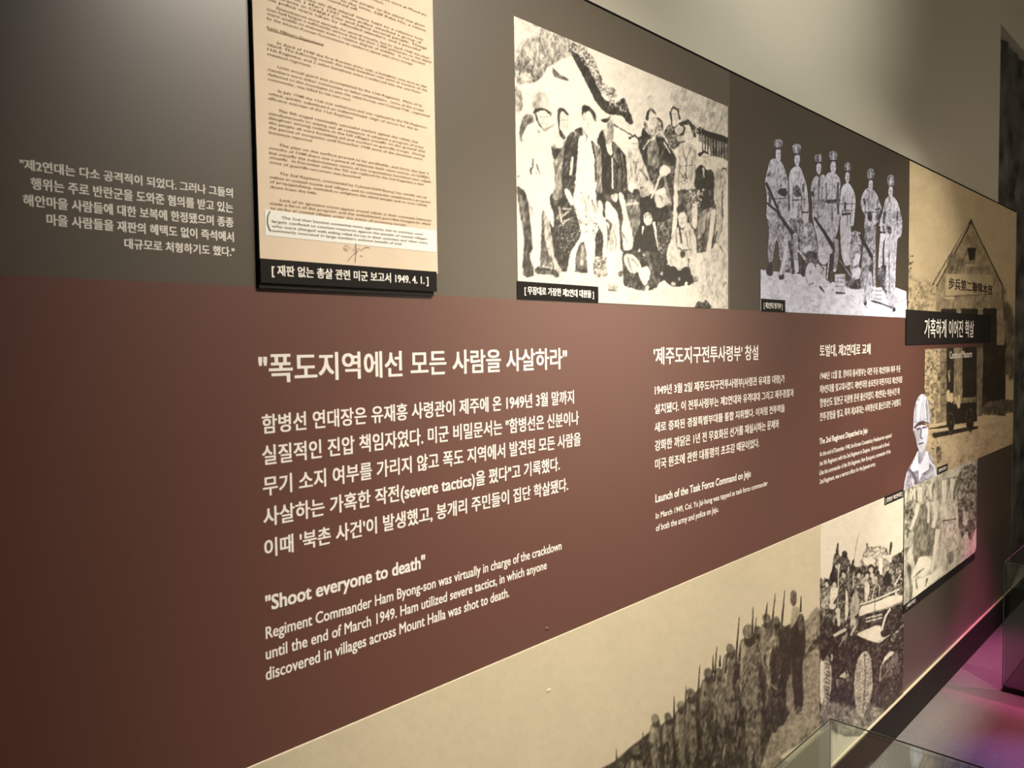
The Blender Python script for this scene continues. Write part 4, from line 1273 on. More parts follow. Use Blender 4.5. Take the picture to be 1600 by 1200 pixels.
for q in ([(210, 848), (281, 848), (281, 890), (210, 890)], [(306, 846), (384, 848), (384, 900), (306, 900)], [(408, 844), (472, 846), (472, 1200), (408, 1200)]):
    b.poly(0.13, q, 0.6, 0.03, curve=False)
b.line(0.8, [(386, 846), (406, 846)], 8, 8)
b.line(0.4, [(500, 740), (520, 1150)], 8, 8, 0.8)
b.poly(0.45, [(508, 820), (560, 900), (560, 1150), (520, 1150)], 1.5, 0.1)
b.frame(*R)
b.poly(0.72, [(100, 100), (168, 105), (165, 270), (150, 380), (100, 380)], 0.8, 0.3, 2.2)
b.dots(0.3, [(108, 130), (165, 150), (160, 340), (110, 370)], 70, 0.6, 1.6, 0.6, 0.15)
b.poly(0.55, [(165, 105), (194, 105), (194, 350), (165, 360)], 0.6, 0.08, curve=False)
for y in range(120, 340, 40):
    b.line(0.4, [(166, y), (193, y - 2)], 4, 4)
b.poly(0.17, [(190, 100), (217, 100), (217, 330), (190, 330)], 0.6, 0.05, curve=False)
b.line(0.5, [(192, 195), (205, 190)], 7, 7)
b.line(0.8, [(199, 200), (200, 230)], 6, 4)
b.poly(0.62, [(218, 95), (249, 95), (248, 330), (220, 330)], 0.5, 0.06, curve=False)
b.poly(0.10, [(249, 95), (303, 95), (303, 330), (249, 330)], 0.6, 0.03, curve=False)
b.poly(0.5, [(303, 95), (328, 95), (324, 360), (303, 360)], 0.6, 0.06, curve=False)
b.poly(0.15, [(328, 95), (410, 95), (410, 360), (322, 350)], 0.8, 0.05, curve=False)
b.poly(0.4, [(340, 310), (440, 300), (440, 345), (330, 355)], 0.8, 0.1)
b.poly(0.55, [(150, 345), (192, 340), (192, 380), (150, 390)], 0.6, 0.1, curve=False)
b.line(0.9, [(130, 398), (195, 385)], 11, 10)
b.line(0.15, [(130, 412), (195, 400)], 14, 14)
# ground
b.poly(0.80, [(120, 425), (200, 425), (300, 400), (440, 372), (440, 490), (300, 560), (110, 640)], 0.8, 0.10, 5)
b.dots(0.5, [(130, 440), (430, 390), (430, 470), (300, 520), (140, 560)], 140, 0.4, 1.1, 0.5, 0.2)
b.poly(0.4, [(150, 480), (170, 480), (168, 530), (155, 535)], 1, 0.2)
b.dots(0.3, [(125, 420), (160, 440), (170, 520), (140, 560)], 50, 0.5, 1.2, 0.6, 0.15)
b.line(0.14, [(145, 432), (215, 420), (300, 402)], 18, 14, 0.9)
b.line(0.88, [(120, 415), (300, 395), (430, 368)], 8, 8, 0.7)
# vehicle
b.poly(0.10, [(190, 318), (300, 308), (305, 380), (190, 395)], 0.6, 0.03, curve=False)
b.poly(0.55, [(246, 292), (300, 288), (300, 308), (248, 312)], 0.6, 0.05, curve=False)
for x, y, rx, ry in ((206, 385, 13, 40), (277, 376, 16, 45)):
    b.ell(0.35, x, y, rx, ry, 0.5)
    b.ell(0.08, x, y, rx - 3, ry - 6, 0.5)
    b.ell(0.35, x, y, 3, 9, 0.5)
b.poly(0.95, [(190, 270), (199, 262), (204, 300), (192, 305)], 0.5)
b.poly(0.95, [(203, 276), (214, 276), (214, 306), (202, 306)], 0.5)
b.poly(0.95, [(219, 290), (226, 288), (232, 310), (233, 282), (241, 282), (241, 326), (232, 334)], 0.5, curve=False)
b.fold(0.5, 0.10, 2.6, 8, 0.5, 0.9)
b.grain(0.04, 1.2, 0.03, 8)
# the picture stops at the title board on the left
ph = thing('photo_print', (4.2, 0.999, 1.6), 'large sepia photo of a gabled headquarters building with a parked vehicle, far right', 'photograph', 'photographs mounted on the printed panel')
# lower left corner belongs to the brown field and the title strip
zc = ZR
ucut = UB0
for j, z in enumerate(b.z):
    if z < ZM - 0.02:
        b.A[j, b.u < ucut] = 0
    if zbs < z < ZM - 0.02:
        b.A[j, b.u < ust] = 0
b.build('picture', (0.020, 0.015, 0.009), (0.66, 0.53, 0.32), M_matte, ph)
sg = lettering('sign_text', [('步兵第二聯隊本部', 1482.5, 1550.5, 1486, 434.5, 451.5)], 0.9989, mat('sign_ink', (0.03, 0.022, 0.014), 0.6, 0.2), ph, off=0.03)
Yl = 0.9985
zl = [at(*p, Yl)[1] for p in ((1464.4, 730.6), (1481, 724.4), (1464.6, 741.6), (1481, 735.4))]
cp = rect('caption_label', at(1464.4, 735, Yl)[0], at(1481, 730, Yl)[0], (zl[2] + zl[3]) / 2, (zl[0] + zl[1]) / 2, Yl, 0.99905, M_label, ph)
lettering('caption_text', [('[ 제2연대 본부 ]', 1466.3, 1479, 1467, 732.6, 738)], Yl - 0.0003, M_white, cp, off=0.02)

# ------------------------------------------------------------------ title board
Yt = 0.996
tt = thing('title_board', (3.6, 0.997, EYE), 'black title board with white Korean lettering across the sepia building photo', 'sign')
ta, tb = at(1416.3, 483.3, Yt)[1], at(1416.3, 538.4, Yt)[1]
rect('board', at(1416.2, 510, Yt)[0], at(1548.5, 510, Yt)[0], tb, ta, Yt, 0.9987, M_label, tt)
lettering('title_lettering', [('가혹하게 이어진 학살', 1444.7, 1521.6, 1452, 498, 527.2)], Yt - 0.0006, M_white, tt, off=0.014)
lettering('subtitle_text', [('Continued Massacre', 1483.9, 1519, 1486, 549, 560.3)], 0.9984, mat('cream_ink', (0.80, 0.74, 0.62), 0.6, 0.2), tt, 'L', 0.008)

# ------------------------------------------------------------------ 4. cut-out portrait of a young soldier
K = (1410, 590, 6)
zr = ZR
k = Print(at(1410, 700)[0], at(1466, 700)[0], zr - 0.002, at(1430, 610)[1], 0.0026, 0.0016, 0.8, 31, Y=0.9988, masked=True)
k.frame(*K)
k.poly(0.55, [(18, 1060), (22, 980), (42, 890), (76, 815), (110, 760), (145, 700), (240, 690), (290, 770), (316, 850), (328, 930), (328, 1100), (18, 1100)], 0.5, 0.14, 3)
k.line(0.86, [(18, 1060), (24, 980), (44, 890)], 12, 10, 0.5)
k.line(0.3, [(60, 860), (100, 900), (125, 960), (130, 1060)], 26, 22)
k.line(0.8, [(95, 960), (105, 1010)], 24, 14)
k.line(0.35, [(200, 900), (250, 860), (270, 800)], 20, 14)
k.line(0.75, [(230, 930), (300, 880), (300, 960)], 30, 26, 1)
k.line(0.92, [(250, 780), (300, 840), (318, 930)], 20, 14)
k.poly(0.97, [(140, 690), (110, 760), (78, 850), (90, 880), (150, 870), (158, 970), (185, 900), (250, 860), (252, 760), (240, 690)], 0.5, 0.02, curve=False)
k.poly(0.6, [(150, 680), (215, 650), (205, 730), (170, 810), (150, 790)], 0.6, 0.1)
k.poly(0.35, [(148, 720), (160, 790), (152, 800)], 0.6)
k.poly(0.84, [(120, 480), (180, 440), (240, 470), (238, 560), (218, 650), (175, 700), (145, 660), (126, 580)], 0.6, 0.03)
k.poly(0.93, [(175, 450), (235, 460), (232, 560), (210, 620), (180, 560)], 0.8)
k.poly(0.62, [(122, 500), (160, 470), (165, 560), (150, 640), (130, 590)], 0.9, 0.04)
k.line(0.08, [(138, 484), (166, 478)], 16, 14)
k.line(0.08, [(194, 470), (222, 464)], 16, 14)
k.line(0.3, [(178, 480), (170, 560), (184, 572)], 11, 15)
k.line(0.1, [(158, 624), (192, 612)], 15, 12)
k.line(0.5, [(160, 648), (185, 640)], 8, 6)
k.poly(0.85, [(100, 500), (103, 400), (110, 300), (130, 220), (160, 166), (190, 153), (218, 168), (242, 220), (252, 300), (260, 390), (256, 440), (240, 430), (180, 410), (130, 440), (118, 520), (105, 520)], 0.5, 0.12, 2, 0.6)
streaks(k, 0.55, [(130, 250, 120, 420), (160, 200, 150, 400), (190, 190, 190, 400), (215, 200, 225, 400), (235, 260, 245, 420)], 5, 9, 0.15)
streaks(k, 0.97, [(145, 220, 135, 400), (175, 180, 170, 380), (205, 190, 210, 380)], 5, 9, 0.03)
k.line(0.2, [(115, 470), (150, 425), (190, 410), (245, 430)], 16, 14, 0.7)
k.line(0.5, [(110, 500), (120, 560)], 18, 8)
k.fold(0.15, 0.05)
k.grain(0.04, 1.2)
ph = thing('portrait_cutout', (3.5, 0.998, 1.25), 'pale cut-out portrait of a young soldier with a cloth-covered helmet, beside brown field', 'portrait')
k.build('picture', (0.10, 0.07, 0.09), (0.82, 0.85, 0.99), M_matte, ph)
zl = [at(*p, Yl)[1] for p in ((1382, 775.6), (1411.8, 764.8), (1382, 789.5), (1411.8, 777.2))]
cp = rect('caption_label', at(1382, 780, Yl)[0], at(1411.8, 770, Yl)[0], (zl[2] + zl[3]) / 2, (zl[0] + zl[1]) / 2, Yl, 0.9999, M_label, ph)
lettering('caption_text', [('[ 함병선 제2연대장 ]', 1384, 1410.5, 1385, 778.3, 785.3)], Yl - 0.0003, M_white, cp, off=0.02)

# ------------------------------------------------------------------ 5. prisoners with raised hands
Yr = 0.9955
Lf = (1410, 740, 5.4545)
ur0, ur1 = at(1412.6, 850, Yr)[0], at(1526, 800, Yr)[0]
zrb = (at(1412.5, 944, Yr)[1] + at(1525, 863, Yr)[1]) / 2
zrt = (at(1414, 762.3, Yr)[1] + at(1526.5, 718.5, Yr)[1]) / 2
r = Print(ur0, ur1, zrb, zrt, 0.0042, 0.0020, 0.7, 41, Y=Yr, masked=True)
r.frame(0, 0, 1)
r.poly(0.72, [(1400, 600), (1600, 600), (1600, 1000), (1400, 1000)], 0.4, 0.12, 4.5, 0.55, curve=False)
r.frame(*Lf)
streaks(r, 0.5, [(60, 130, 60, 300), (110, 120, 120, 250), (180, 110, 190, 260), (260, 90, 250, 240), (310, 60, 320, 260), (400, 40, 400, 330), (450, 30, 450, 330)], 10, 12, 0.22)
streaks(r, 0.9, [(140, 120, 150, 240), (230, 90, 225, 230), (350, 60, 350, 300), (420, 50, 420, 330), (90, 130, 90, 260)], 8, 12, 0.06)
r.poly(0.42, [(480, 0), (640, -40), (640, 560), (580, 560), (500, 540), (470, 300)], 1.5, 0.25, 2.2)
r.dots(0.75, [(480, 20), (640, -20), (640, 300), (480, 320)], 110, 0.5, 1.3, 0.5, 0.2)
r.poly(0.45, [(30, 250), (130, 240), (100, 420), (40, 560), (20, 420)], 1.5, 0.3, 2)
r.dots(0.35, [(200, 190), (260, 200), (250, 250), (200, 250)], 30, 0.5, 1.2, 0.7)
r.poly(0.45, [(130, 280), (200, 260), (230, 300), (260, 380), (310, 420), (300, 500), (270, 600), (255, 700), (180, 700), (110, 790), (70, 760), (90, 620), (100, 420)], 1.2, 0.08, 3, 0.6)
r.line(0.86, [(130, 270), (115, 360), (70, 470)], 34, 24, 0.7)
r.line(0.85, [(215, 250), (225, 320), (220, 410)], 24, 20, 0.7)
r.line(0.9, [(265, 250), (285, 360), (262, 450)], 26, 30, 0.7)
r.line(0.5, [(320, 330), (300, 420)], 24, 20, 0.8)
r.line(0.92, [(300, 490), (285, 600), (270, 690)], 38, 26, 0.6)
r.line(0.88, [(272, 700), (250, 830)], 22, 26, 0.6)
r.poly(0.78, [(330, 260), (460, 240), (465, 640), (420, 760), (340, 760), (330, 520)], 1.5, 0.16, 2.2, 0.6)
r.line(0.35, [(350, 405), (455, 385)], 11, 11, 0.5)
r.line(0.85, [(466, 280), (474, 640)], 9, 9, 0.5)
r.line(0.55, [(470, 640), (485, 670)], 16, 8)
r.poly(0.8, [(520, 540), (550, 500), (580, 640), (560, 720), (500, 700)], 1, 0.1)
r.poly(0.85, [(610, 500), (640, 480), (640, 660), (590, 660)], 0.8, 0.06)
r.line(0.8, [(540, 300), (535, 420)], 40, 46, 1, 0.1)
r.ell(0.3, 548, 300, 16, 30, 0.8)
r.poly(0.5, [(380, 680), (440, 650), (430, 760), (390, 760)], 1.2, 0.15)
r.poly(0.96, [(150, 710), (230, 715), (245, 780), (200, 860), (160, 880), (110, 860), (80, 900), (90, 830), (120, 770)], 0.6, 0.02)
r.poly(0.97, [(85, 880), (130, 900), (240, 860), (330, 790), (350, 850), (100, 1060), (75, 1010), (95, 975), (72, 950), (95, 925)], 0.6, 0.03, curve=False)
r.line(0.45, [(120, 860), (180, 810)], 18, 10)
r.line(0.5, [(115, 900), (125, 980)], 16, 12)
r.line(0.5, [(210, 900), (195, 960)], 20, 10)
r.poly(0.7, [(10, 790), (50, 860), (70, 1000), (60, 1090), (10, 1120)], 1, 0.06)
r.poly(0.4, [(50, 700), (75, 820), (70, 900), (90, 980), (75, 1090), (100, 1060), (60, 1090), (62, 960), (40, 800)], 0.8, 0.1)
r.poly(0.8, [(20, 600), (70, 640), (110, 800), (70, 780), (30, 720)], 0.8, 0.06)
r.poly(0.42, [(20, 640), (60, 620), (30, 720)], 0.8)
r.fold(0.5, 0.12, 2.6, 8, 0.4, 0.97)
r.grain(0.05, 1.2, 0.03, 6)
# rounded lower right corner
RC = 0.022
for j, z in enumerate(r.z):
    for cx, sgn in ((ur1 - RC * 2.2, 1),):
        if z < zrb + RC:
            dx = math.sqrt(max(0, RC ** 2 - (zrb + RC - z) ** 2)) * 2.2
            r.A[j, r.u > cx + dx] = 0
ph = thing('photo_print', (3.7, 0.998, 0.9), 'mounted greenish photo of prisoners with raised hands, on a black caption strip', 'photograph', 'photographs mounted on the printed panel')
rect('mount', ur0 + 0.002, ur1 - 0.02, zrb - (at(1412.3, 944, Yr)[1] - at(1412.3, 957, Yr)[1]), zrt - 0.004, Yr + 0.0006, 0.9999, M_black, ph)
r.build('picture', (0.05, 0.045, 0.025), (0.78, 0.75, 0.60), M_matte, ph)
lettering('caption_text', [('[ 체포된 주민 ]', 1416.6, 1430.4, 1418, 944, 949.6)], Yr - 0.0002 + 0.0006, M_white, ph, off=0.02)

# ------------------------------------------------------------------ 6. soldiers on a truck
j = Print(UJ0, UJ1, ZB, ZL, 0.0030, 0.0022, 0.90, 51)
Mf, N = (1275, 830, 8), (1275, 950, 6)
j.frame(*Mf)
j.poly(0.66, [(560, 420), (580, 300), (640, 190), (720, 200), (800, 175), (890, 220), (920, 320), (860, 420), (700, 460)], 1.2, 0.28, 1.8)
j.dots(0.92, [(600, 340), (700, 210), (850, 220), (900, 330), (760, 400)], 70, 0.6, 1.8, 0.8, 0.05)
j.dots(0.35, [(560, 420), (640, 180), (900, 200), (930, 340)], 70, 0.5, 1.2, 0.7, 0.15)
j.poly(0.36, [(40, 640), (100, 610), (170, 600), (205, 480), (220, 340), (300, 330), (340, 300), (390, 320), (440, 420), (500, 450), (600, 430), (760, 440), (940, 330), (1110, 330), (1110, 1250), (40, 1250)], 0.8, 0.24, 2.0)
j.dots(0.12, [(60, 640), (240, 420), (1090, 400), (1090, 900), (60, 1190)], 220, 0.5, 1.4, 0.7, 0.08, 1.5)
j.dots(0.8, [(60, 680), (240, 440), (1090, 420), (1090, 820), (560, 900), (60, 960)], 140, 0.4, 1.1, 0.7, 0.15, 1.6)
j.line(0.3, [(275, 150), (265, 250)], 12, 40, 0.6)
j.poly(0.3, [(225, 300), (270, 260), (310, 330), (300, 420), (220, 400)], 0.6, 0.15)
j.ell(0.22, 357, 285, 34, 42, 0.6, 0.1)
j.line(0.2, [(320, 320), (390, 320)], 20, 14)
j.poly(0.35, [(310, 380), (400, 350), (440, 440), (410, 560), (330, 540), (300, 470)], 0.7, 0.2)
j.poly(0.17, [(200, 480), (240, 420), (280, 500), (275, 650), (170, 620)], 0.7, 0.08)
j.line(0.88, [(250, 440), (285, 480), (300, 410)], 24, 10)
j.line(0.5, [(540, 0), (500, 200), (465, 400)], 5, 10, 0.4)
j.line(0.2, [(465, 370), (450, 480)], 26, 34, 0.6)
j.line(0.3, [(940, 150), (925, 290)], 36, 18, 0.7)
j.line(0.25, [(1105, 190), (1040, 370), (1020, 440)], 9, 26, 0.5)
j.line(0.4, [(635, 165), (650, 230)], 30, 22, 0.8)
for pts, t in (([(590, 350), (660, 330), (690, 420), (620, 420)], 0.93), ([(680, 330), (710, 330), (715, 430), (690, 440)], 0.92), ([(785, 360), (830, 350), (830, 530), (790, 520)], 0.93),
               ([(890, 330), (940, 330), (945, 390), (900, 380)], 0.85), ([(850, 380), (920, 380), (910, 480), (850, 490)], 0.62),
               ([(180, 720), (270, 710), (265, 800), (210, 900), (175, 900)], 0.9), ([(160, 910), (250, 910), (230, 970), (170, 970)], 0.85),
               ([(130, 820), (180, 740), (170, 880), (150, 960), (110, 960)], 0.55), ([(60, 920), (110, 830), (130, 820), (105, 960)], 0.6),
               ([(440, 880), (480, 760), (500, 720), (520, 800), (545, 900), (530, 1020), (480, 1080), (500, 1150), (440, 1120), (425, 1000)], 0.68),
               ([(370, 760), (395, 780), (405, 1000), (385, 1110), (365, 1110)], 0.88), ([(270, 780), (290, 1000), (300, 1180), (265, 1180)], 0.6),
               ([(610, 640), (660, 640), (670, 740), (640, 860), (610, 850)], 0.85), ([(700, 570), (770, 580), (760, 660), (700, 650)], 0.66), ([(560, 590), (640, 580), (610, 660), (570, 650)], 0.66)):
    j.poly(t, pts, 0.7, 0.1, 2)
for x, y in ((535, 550), (345, 540), (135, 660), (700, 545), (880, 560), (230, 660), (640, 560), (690, 480)):
    j.ell(0.17, x, y - 34, 36, 34, 0.6)
    j.ell(0.78, x, y + 6, 24, 36, 0.6)
j.line(0.6, [(840, 560), (860, 500), (910, 470), (960, 540), (970, 650)], 30, 26, 0.6)
j.poly(0.14, [(850, 560), (900, 520), (940, 580), (930, 680), (850, 680)], 0.7, 0.06)
j.line(0.8, [(1060, 540), (985, 670)], 16, 20)
for a in ((470, 530, 470, 720), (405, 450, 415, 760), (730, 710, 700, 840), (280, 420, 280, 720)):
    j.line(0.75, [(a[0], a[1]), (a[2], a[3])], 16, 14, 0.5)
for y in range(500, 760, 18):
    j.line(0.15, [(405, y), (440, y + 4)], 7, 7, 0.35)
j.line(0.7, [(740, 700), (770, 660), (800, 700), (790, 800)], 14, 12)
# bonnet and body of the vehicle
j.poly(0.24, [(545, 1070), (700, 1010), (900, 965), (1090, 890), (1110, 1250), (520, 1250)], 0.7, 0.1, 3)
j.poly(0.92, [(545, 990), (600, 900), (760, 880), (900, 820), (1070, 800), (1090, 850), (1000, 920), (900, 965), (700, 1010), (550, 1060)], 0.8, 0.06, 4)
j.line(0.55, [(700, 1010), (900, 960), (1080, 880)], 16, 22, 1)
j.line(0.86, [(560, 915), (760, 850), (1030, 730)], 26, 26, 0.5)
j.line(0.2, [(560, 935), (760, 872), (1030, 752)], 12, 12, 0.5)
j.line(0.85, [(1000, 770), (1000, 830)], 26, 26)
j.line(0.35, [(735, 850), (735, 990)], 10, 8)
for q in range(3):
    for w_ in range(2):
        x, y = 650 + q * 72, 1085 - q * 19 + w_ * 42
        j.line(0.85, [(x - 22, y + 5), (x + 24, y - 5)], 22, 22, 0.5)
        j.line(0.4, [(x - 22, y + 12), (x + 24, y + 2)], 5, 5, 0.4)
j.line(0.9, [(925, 975), (870, 1060), (830, 1200)], 24, 24, 0.5)
j.frame(*N)
j.poly(0.19, [(40, 180), (200, 150), (380, 230), (500, 290), (700, 220), (830, 120), (830, 1100), (40, 1100)], 0.9, 0.12, 2.4)
j.dots(0.4, [(60, 200), (820, 160), (820, 700), (60, 850)], 160, 0.5, 1.2, 0.5, 0.15)
j.poly(0.50, [(40, 920), (180, 880), (350, 930), (540, 900), (620, 1000), (520, 1150), (40, 1150)], 4.5, 0.10, 5)
j.poly(0.9, [(385, 250), (440, 215), (520, 180), (570, 162), (612, 185), (620, 240), (650, 270), (640, 295), (590, 326), (530, 318), (450, 285)], 0.7, 0.04)
j.line(0.75, [(590, 318), (690, 250)], 24, 10)
j.line(0.8, [(175, 255), (270, 205)], 30, 30, 0.6)
j.line(0.6, [(265, 290), (290, 240)], 34, 20, 0.7)
j.line(0.6, [(220, 350), (260, 290)], 12, 10)
j.line(0.75, [(330, 150), (350, 90), (370, 170), (330, 250)], 30, 22, 0.7, 0.1)
j.line(0.8, [(205, 20), (215, 160)], 40, 24, 0.7)
j.line(0.85, [(690, 10), (640, 110), (622, 210)], 12, 12, 0.5)
j.poly(0.16, [(610, 215), (690, 200), (690, 250), (620, 270)], 0.6)
j.line(0.5, [(820, 160), (740, 240), (720, 300)], 14, 40, 0.9, 0.25)
j.poly(0.85, [(610, 540), (650, 450), (700, 405), (730, 420), (660, 490)], 0.6, 0.1)
j.poly(0.33, [(607, 545), (680, 470), (760, 400), (800, 520), (780, 600), (600, 690)], 0.6, 0.06, 3, curve=False)
j.line(0.6, [(607, 545), (600, 680)], 14, 16)
# wheels
j.poly(0.66, [(450, 405), (495, 430), (520, 520), (530, 680), (522, 820), (480, 920), (440, 1020), (400, 1000), (365, 880), (358, 700), (372, 560), (400, 460)], 0.7, 0.1, 3)
for y in range(440, 900, 34):
    t = (y - 640) / 300
    j.line(0.36, [(455, y + 10), (490, y + 4), (524 - 18 * t * t, y + 34)], 10, 7, 0.8, alpha=0.55)
    j.line(0.42, [(380 + 30 * t * t, y + 40), (420, y + 20), (452, y + 34)], 10, 7, 0.8, alpha=0.55)
j.line(0.42, [(455, 430), (462, 700), (440, 980)], 12, 10, 0.7)
j.poly(0.6, [(40, 500), (90, 410), (130, 500), (150, 640), (130, 840), (90, 900), (40, 890)], 0.8, 0.12, 2.5)
j.poly(0.85, [(40, 520), (72, 500), (70, 700), (72, 860), (40, 870)], 0.7, 0.06)
for y in range(480, 860, 36):
    j.line(0.3, [(95, y), (125, y + 18)], 12, 8, 0.5)
j.poly(0.12, [(45, 420), (100, 350), (110, 420), (60, 500)], 0.7)
j.ell(0.7, 148, 465, 12, 34, 0.6)
j.poly(0.8, [(212, 645), (275, 590), (280, 660)], 0.6, curve=False)
j.ell(0.5, 295, 640, 18, 52, 0.8, 0.1)
j.ell(0.5, 200, 700, 12, 36, 0.7)
j.fold(0.6, 0.13, 2.4, 3.5, 0.55, 0.9)
j.grain(0.05, 1.1, 0.03, 6)
ph = thing('photo_print', (2.8, 0.999, 0.5), 'tall sepia photo of soldiers crowded on a truck, low on the wall', 'photograph', 'photographs mounted on the printed panel')
j.build('picture', (0.022, 0.017, 0.012), (0.88, 0.80, 0.64), M_print, ph)
lettering('plate_number', [('21E0', 1384, 1402, 1386, 1038, 1051, 'L')], 0.9989, mat('plate_ink', (0.26, 0.22, 0.17), 0.6), ph, 'L', 0.01)

# ------------------------------------------------------------------ 7. column of marching soldiers
s = Print(UL, UJ0 - 0.001, ZB, ZL, 0.0034, 0.0026, 0.86, 61)
SF = (960, 880, 3.75)
s.frame(0, 0, 1)
s.T += 0.02 * s.noise(s.X, s.Yp, 60, 60, 3)
s.frame(*SF)
s.poly(0.55, [(1115, 360), (1215, 290), (1215, 940), (840, 1210), (700, 1700), (-300, 2600), (600, 2600), (1230, 1500), (860, 1000), (1090, 600)], 1.2, 0.10, 3)
s.poly(0.55, [(1100, 360), (1160, 310), (1210, 290), (1210, 420), (1120, 520), (1090, 450)], 1.5, 0.14, 3)
s.poly(0.26, [(1110, 560), (1150, 480), (1210, 420), (1210, 500), (1140, 580)], 1.2, 0.15, 2)
s.poly(0.57, [(1090, 600), (1210, 520), (1210, 930), (860, 1190), (850, 1100)], 1.5, 0.10, 2)
s.poly(0.24, [(-400, 1500), (0, 1160), (80, 1090), (180, 1010), (240, 960), (330, 920), (420, 800), (520, 720), (640, 640), (740, 560), (860, 430), (980, 380), (1105, 340), (1120, 500), (1100, 620), (1105, 830), (1040, 870), (985, 950), (930, 980), (860, 1180), (800, 1400), (300, 2000), (-300, 2400)], 1.6, 0.08, 4, 0.6)


def soldier(x, y, w, h, t, hr):
    s.poly(t, [(x - w * .5, y + hr * 1.1), (x - w * .15, y + hr * .5), (x + w * .3, y + hr * .6), (x + w * .62, y + hr * 1.6), (x + w * .66, y + h * .5), (x + w * .4, y + h), (x - w * .1, y + h), (x - w * .6, y + h * .5)],
           1.0, 0.06, 4, 0.5)
    s.line(t - 0.24, [(x + w * .55, y + hr * 1.5), (x + w * .62, y + h * .55), (x + w * .5, y + h)], w * .36, w * .26, 1.6, 0.04, alpha=0.95)
    s.line(t + 0.24, [(x - w * .3, y + hr * 1.2), (x - w * .35, y + h * .45)], w * .3, w * .2, 2.0, alpha=0.75)
    s.ell(t - 0.2, x + hr * .1, y + hr * .4, hr * .5, hr * .75, 0.9, 0.05)
    s.ell(t + 0.03, x - hr * .06, y - hr * .16, hr * .5, hr * .56, 1.2, 0.05)


for q in ((-60, 1230, 70, 300, 0.4, 40), (40, 1190, 70, 300, 0.36, 40), (130, 1105, 80, 330, 0.36, 52), (240, 915, 60, 300, 0.47, 44), (315, 905, 66, 330, 0.36, 42), (390, 838, 66, 330, 0.42, 42),
          (447, 768, 74, 380, 0.38, 48), (550, 650, 84, 420, 0.38, 50), (616, 645, 66, 420, 0.42, 44), (680, 506, 84, 460, 0.46, 48), (845, 400, 70, 420, 0.34, 44), (893, 330, 72, 440, 0.42, 48),
          (950, 342, 62, 420, 0.30, 40), (785, 408, 104, 560, 0.44, 60)):
    soldier(*q)
# nearest figures
s.poly(0.16, [(960, 400), (1010, 385), (1032, 640), (1000, 870), (985, 950), (955, 800), (975, 600)], 0.9, 0.07, 2)
s.poly(0.6, [(890, 520), (920, 430), (960, 450), (955, 560), (900, 620)], 1.0, 0.08)
s.poly(0.20, [(910, 560), (950, 470), (970, 560), (960, 700), (920, 690)], 1.2, 0.1)
s.poly(0.15, [(1045, 300), (1085, 320), (1112, 380), (1116, 480), (1100, 600), (1104, 830), (1078, 862), (1052, 760), (1040, 620), (1030, 420)], 0.8, 0.05, 2)
s.poly(0.62, [(1040, 270), (1068, 255), (1090, 280), (1070, 330), (1035, 380)], 1.0, 0.08)
s.ell(0.28, 1092, 345, 22, 50, 1.2, 0.08)
s.ell(0.3, 1050, 205, 19, 46, 0.8, 0.06)
s.ell(0.4, 1049, 190, 18, 32, 0.9, 0.05)
s.line(0.3, [(1080, 850), (1070, 880)], 26, 16)
s.ell(0.15, 790, 455, 30, 36, 1.2)
s.ell(0.47, 785, 400, 32, 44, 1.0, 0.06)
s.poly(0.42, [(760, 540), (830, 480), (860, 570), (880, 700), (862, 860), (855, 1010), (860, 1180), (830, 1190), (820, 1090), (800, 1190), (780, 1180), (770, 960), (745, 800), (750, 620)], 1.0, 0.1, 2.6)
s.line(0.62, [(805, 590), (880, 680), (950, 740)], 7, 6, 0.7)
s.line(0.62, [(850, 480), (880, 620)], 8, 6, 0.7)
s.line(0.2, [(860, 620), (880, 860), (880, 1040)], 40, 26, 1.4, 0.08)
s.line(0.22, [(720, 600), (700, 800)], 34, 28, 1.4, 0.08)
s.line(0.2, [(930, 760), (940, 980)], 44, 30, 1.2, 0.08)
s.line(0.2, [(560, 860), (620, 1100)], 90, 70, 2.5, 0.1, alpha=0.7)
s.line(0.2, [(700, 960), (740, 1180)], 60, 40, 2, 0.1, alpha=0.7)
s.poly(0.78, [(1010, 700), (1035, 660), (1055, 860), (1010, 850)], 1.5, 0.05, alpha=0.5)
MASS = [(-60, 1300), (130, 1130), (330, 960), (520, 760), (680, 620), (800, 560), (950, 430), (1000, 700), (960, 900), (860, 1150), (500, 1500), (0, 1700)]
s.dots(0.12, MASS, 420, 1.0, 3.0, 0.5, 0.06, 1.9)
s.dots(0.62, MASS, 260, 0.7, 1.8, 0.45, 0.12, 2.2)
for _ in range(150):
    t_ = s.rng.random()
    x, y = -20 + 900 * t_ + s.rng.uniform(-40, 60), 1230 - 720 * t_ + s.rng.uniform(20, 420)
    if y < 1180 + (960 - x) * 0.45 and x < 980:
        s.line(float(s.rng.choice([0.1, 0.14, 0.58, 0.66])), [(x, y), (x + s.rng.uniform(-14, 22), y + s.rng.uniform(30, 90))], 12, 5, 0.9, alpha=0.55)
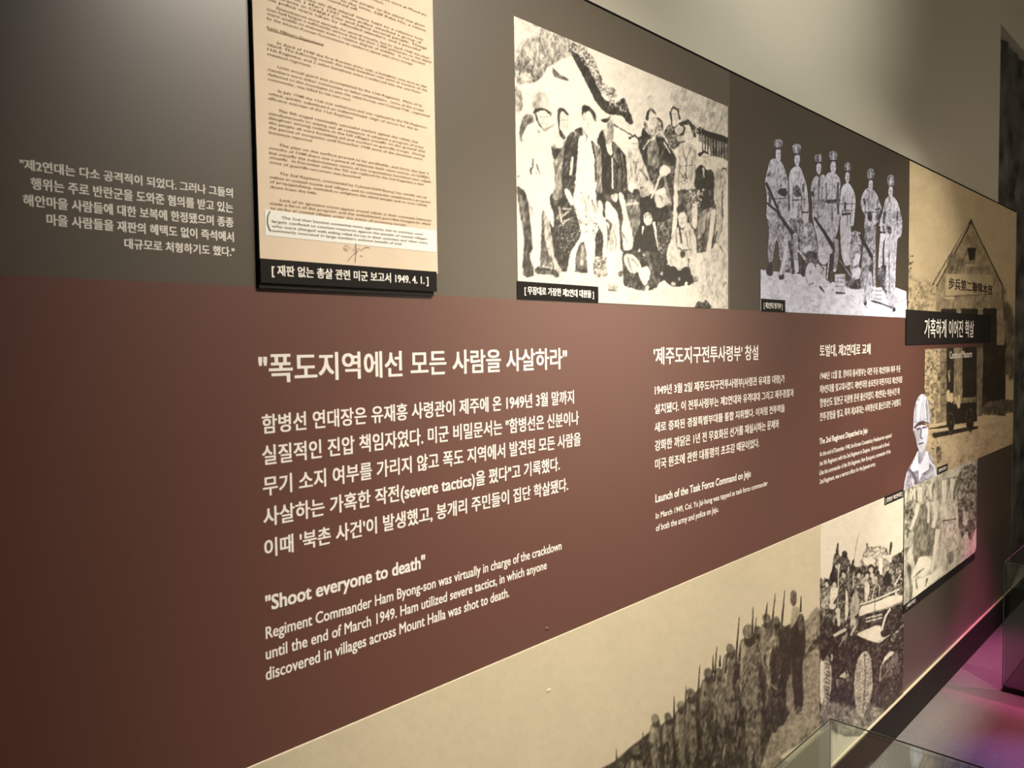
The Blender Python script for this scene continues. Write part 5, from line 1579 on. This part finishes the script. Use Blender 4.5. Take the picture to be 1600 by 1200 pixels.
# rifles
for x0, y0, x1, y1 in ((732, 320, 712, 560), (600, 490, 587, 690), (501, 600, 487, 815), (420, 720, 417, 870), (350, 780, 350, 940), (168, 990, 168, 1100), (812, 260, 808, 410), (832, 320, 818, 465), (898, 230, 884, 330),
                       (943, 178, 920, 395), (998, 160, 978, 388), (578, 540, 578, 640), (12, 1090, 12, 1230), (738, 480, 733, 570), (660, 540, 650, 640), (1094, 195, 1091, 280), (620, 540, 618, 600), (62, 1140, 60, 1220)):
    s.line(0.22, [(x0, y0), ((x0 + x1) / 2, (y0 + y1) / 2), (x1, y1)], 4, 14, 0.5)
s.T = np.clip(s.T, 0, 1)
s.fold(0.5, 0.09, 2.6, 7, 0.4, 0.84)
s.grain(0.03, 1.2, 0.02, 9)
ph = thing('photo_print', (1.4, 0.999, 0.5), 'wide beige photo of a column of marching soldiers with rifles, along the panel bottom', 'photograph', 'photographs mounted on the printed panel')
s.build('picture', (0.028, 0.020, 0.013), (0.76, 0.66, 0.46), M_matte, ph)
fixing(857, 1078.5, 0.9992, M_kerb, ph)

# ------------------------------------------------------------------ glass display cases
def glass_case(near_u, far_u, Y, front, z, label, group, back=False):
    """glass hood on a thin base; Y = wall side, front = aisle side"""
    t = thing('display_case', ((near_u + far_u) / 2, (Y + front) / 2, 0), label, 'display case', group)
    zb = 0.025
    th = 0.006
    box('base', (near_u, front, 0.0), (far_u, Y, zb), M_plinth, t)
    box('glass_top', (near_u, front, z - th), (far_u, Y, z), glass, t)
    box('glass_side', (far_u - th, front + th, zb), (far_u, Y - th, z - th), glass, t)
    box('glass_side', (near_u, front + th, zb), (near_u + th, Y - th, z - th), glass, t)
    box('glass_side', (near_u, Y - th, zb), (far_u, Y, z - th), glass, t)
    box('glass_side', (near_u, front, zb), (far_u, front + th, z - th), glass, t)
    e = 0.0013
    for (x, y) in ((near_u, Y), (far_u, Y), (near_u, front), (far_u, front)):
        box('edge_seam', (x - e, y - e, zb), (x + e, y + e, z), M_edge, t)
    for a, b in (((near_u, Y - e, z - e), (far_u, Y + e, z + e)), ((near_u, front - e, z - e), (far_u, front + e, z + e)),
                 ((near_u - e, front, z - e), (near_u + e, Y, z + e)), ((far_u - e, front, z - e), (far_u + e, Y, z + e))):
        box('edge_seam', a, b, M_edge, t)
    if back:
        box('back_panel', (near_u + 0.02, Y - 0.011, zb), (far_u - 0.032, Y - 0.0065, z - 0.0065), M_base, t)
    return t


M_base = mat('case_board', lin(98, 96, 84), 0.6, 0.2)
CY = 0.80
c1u, c1z = at(1297.5, 1123, CY)
c2u, c2z = at(1569.5, 878.5, CY)
glass_case(c1u - 1.25, c1u, CY, CY - 0.42, c1z, 'nearer glass display case at the bottom, below the marching soldiers photo', 'glass cases along the wall', True)
glass_case(c2u, c2u + 1.6, CY, CY - 0.42, c2z, 'farther glass display case at the right edge, past the printed panel', 'glass cases along the wall')
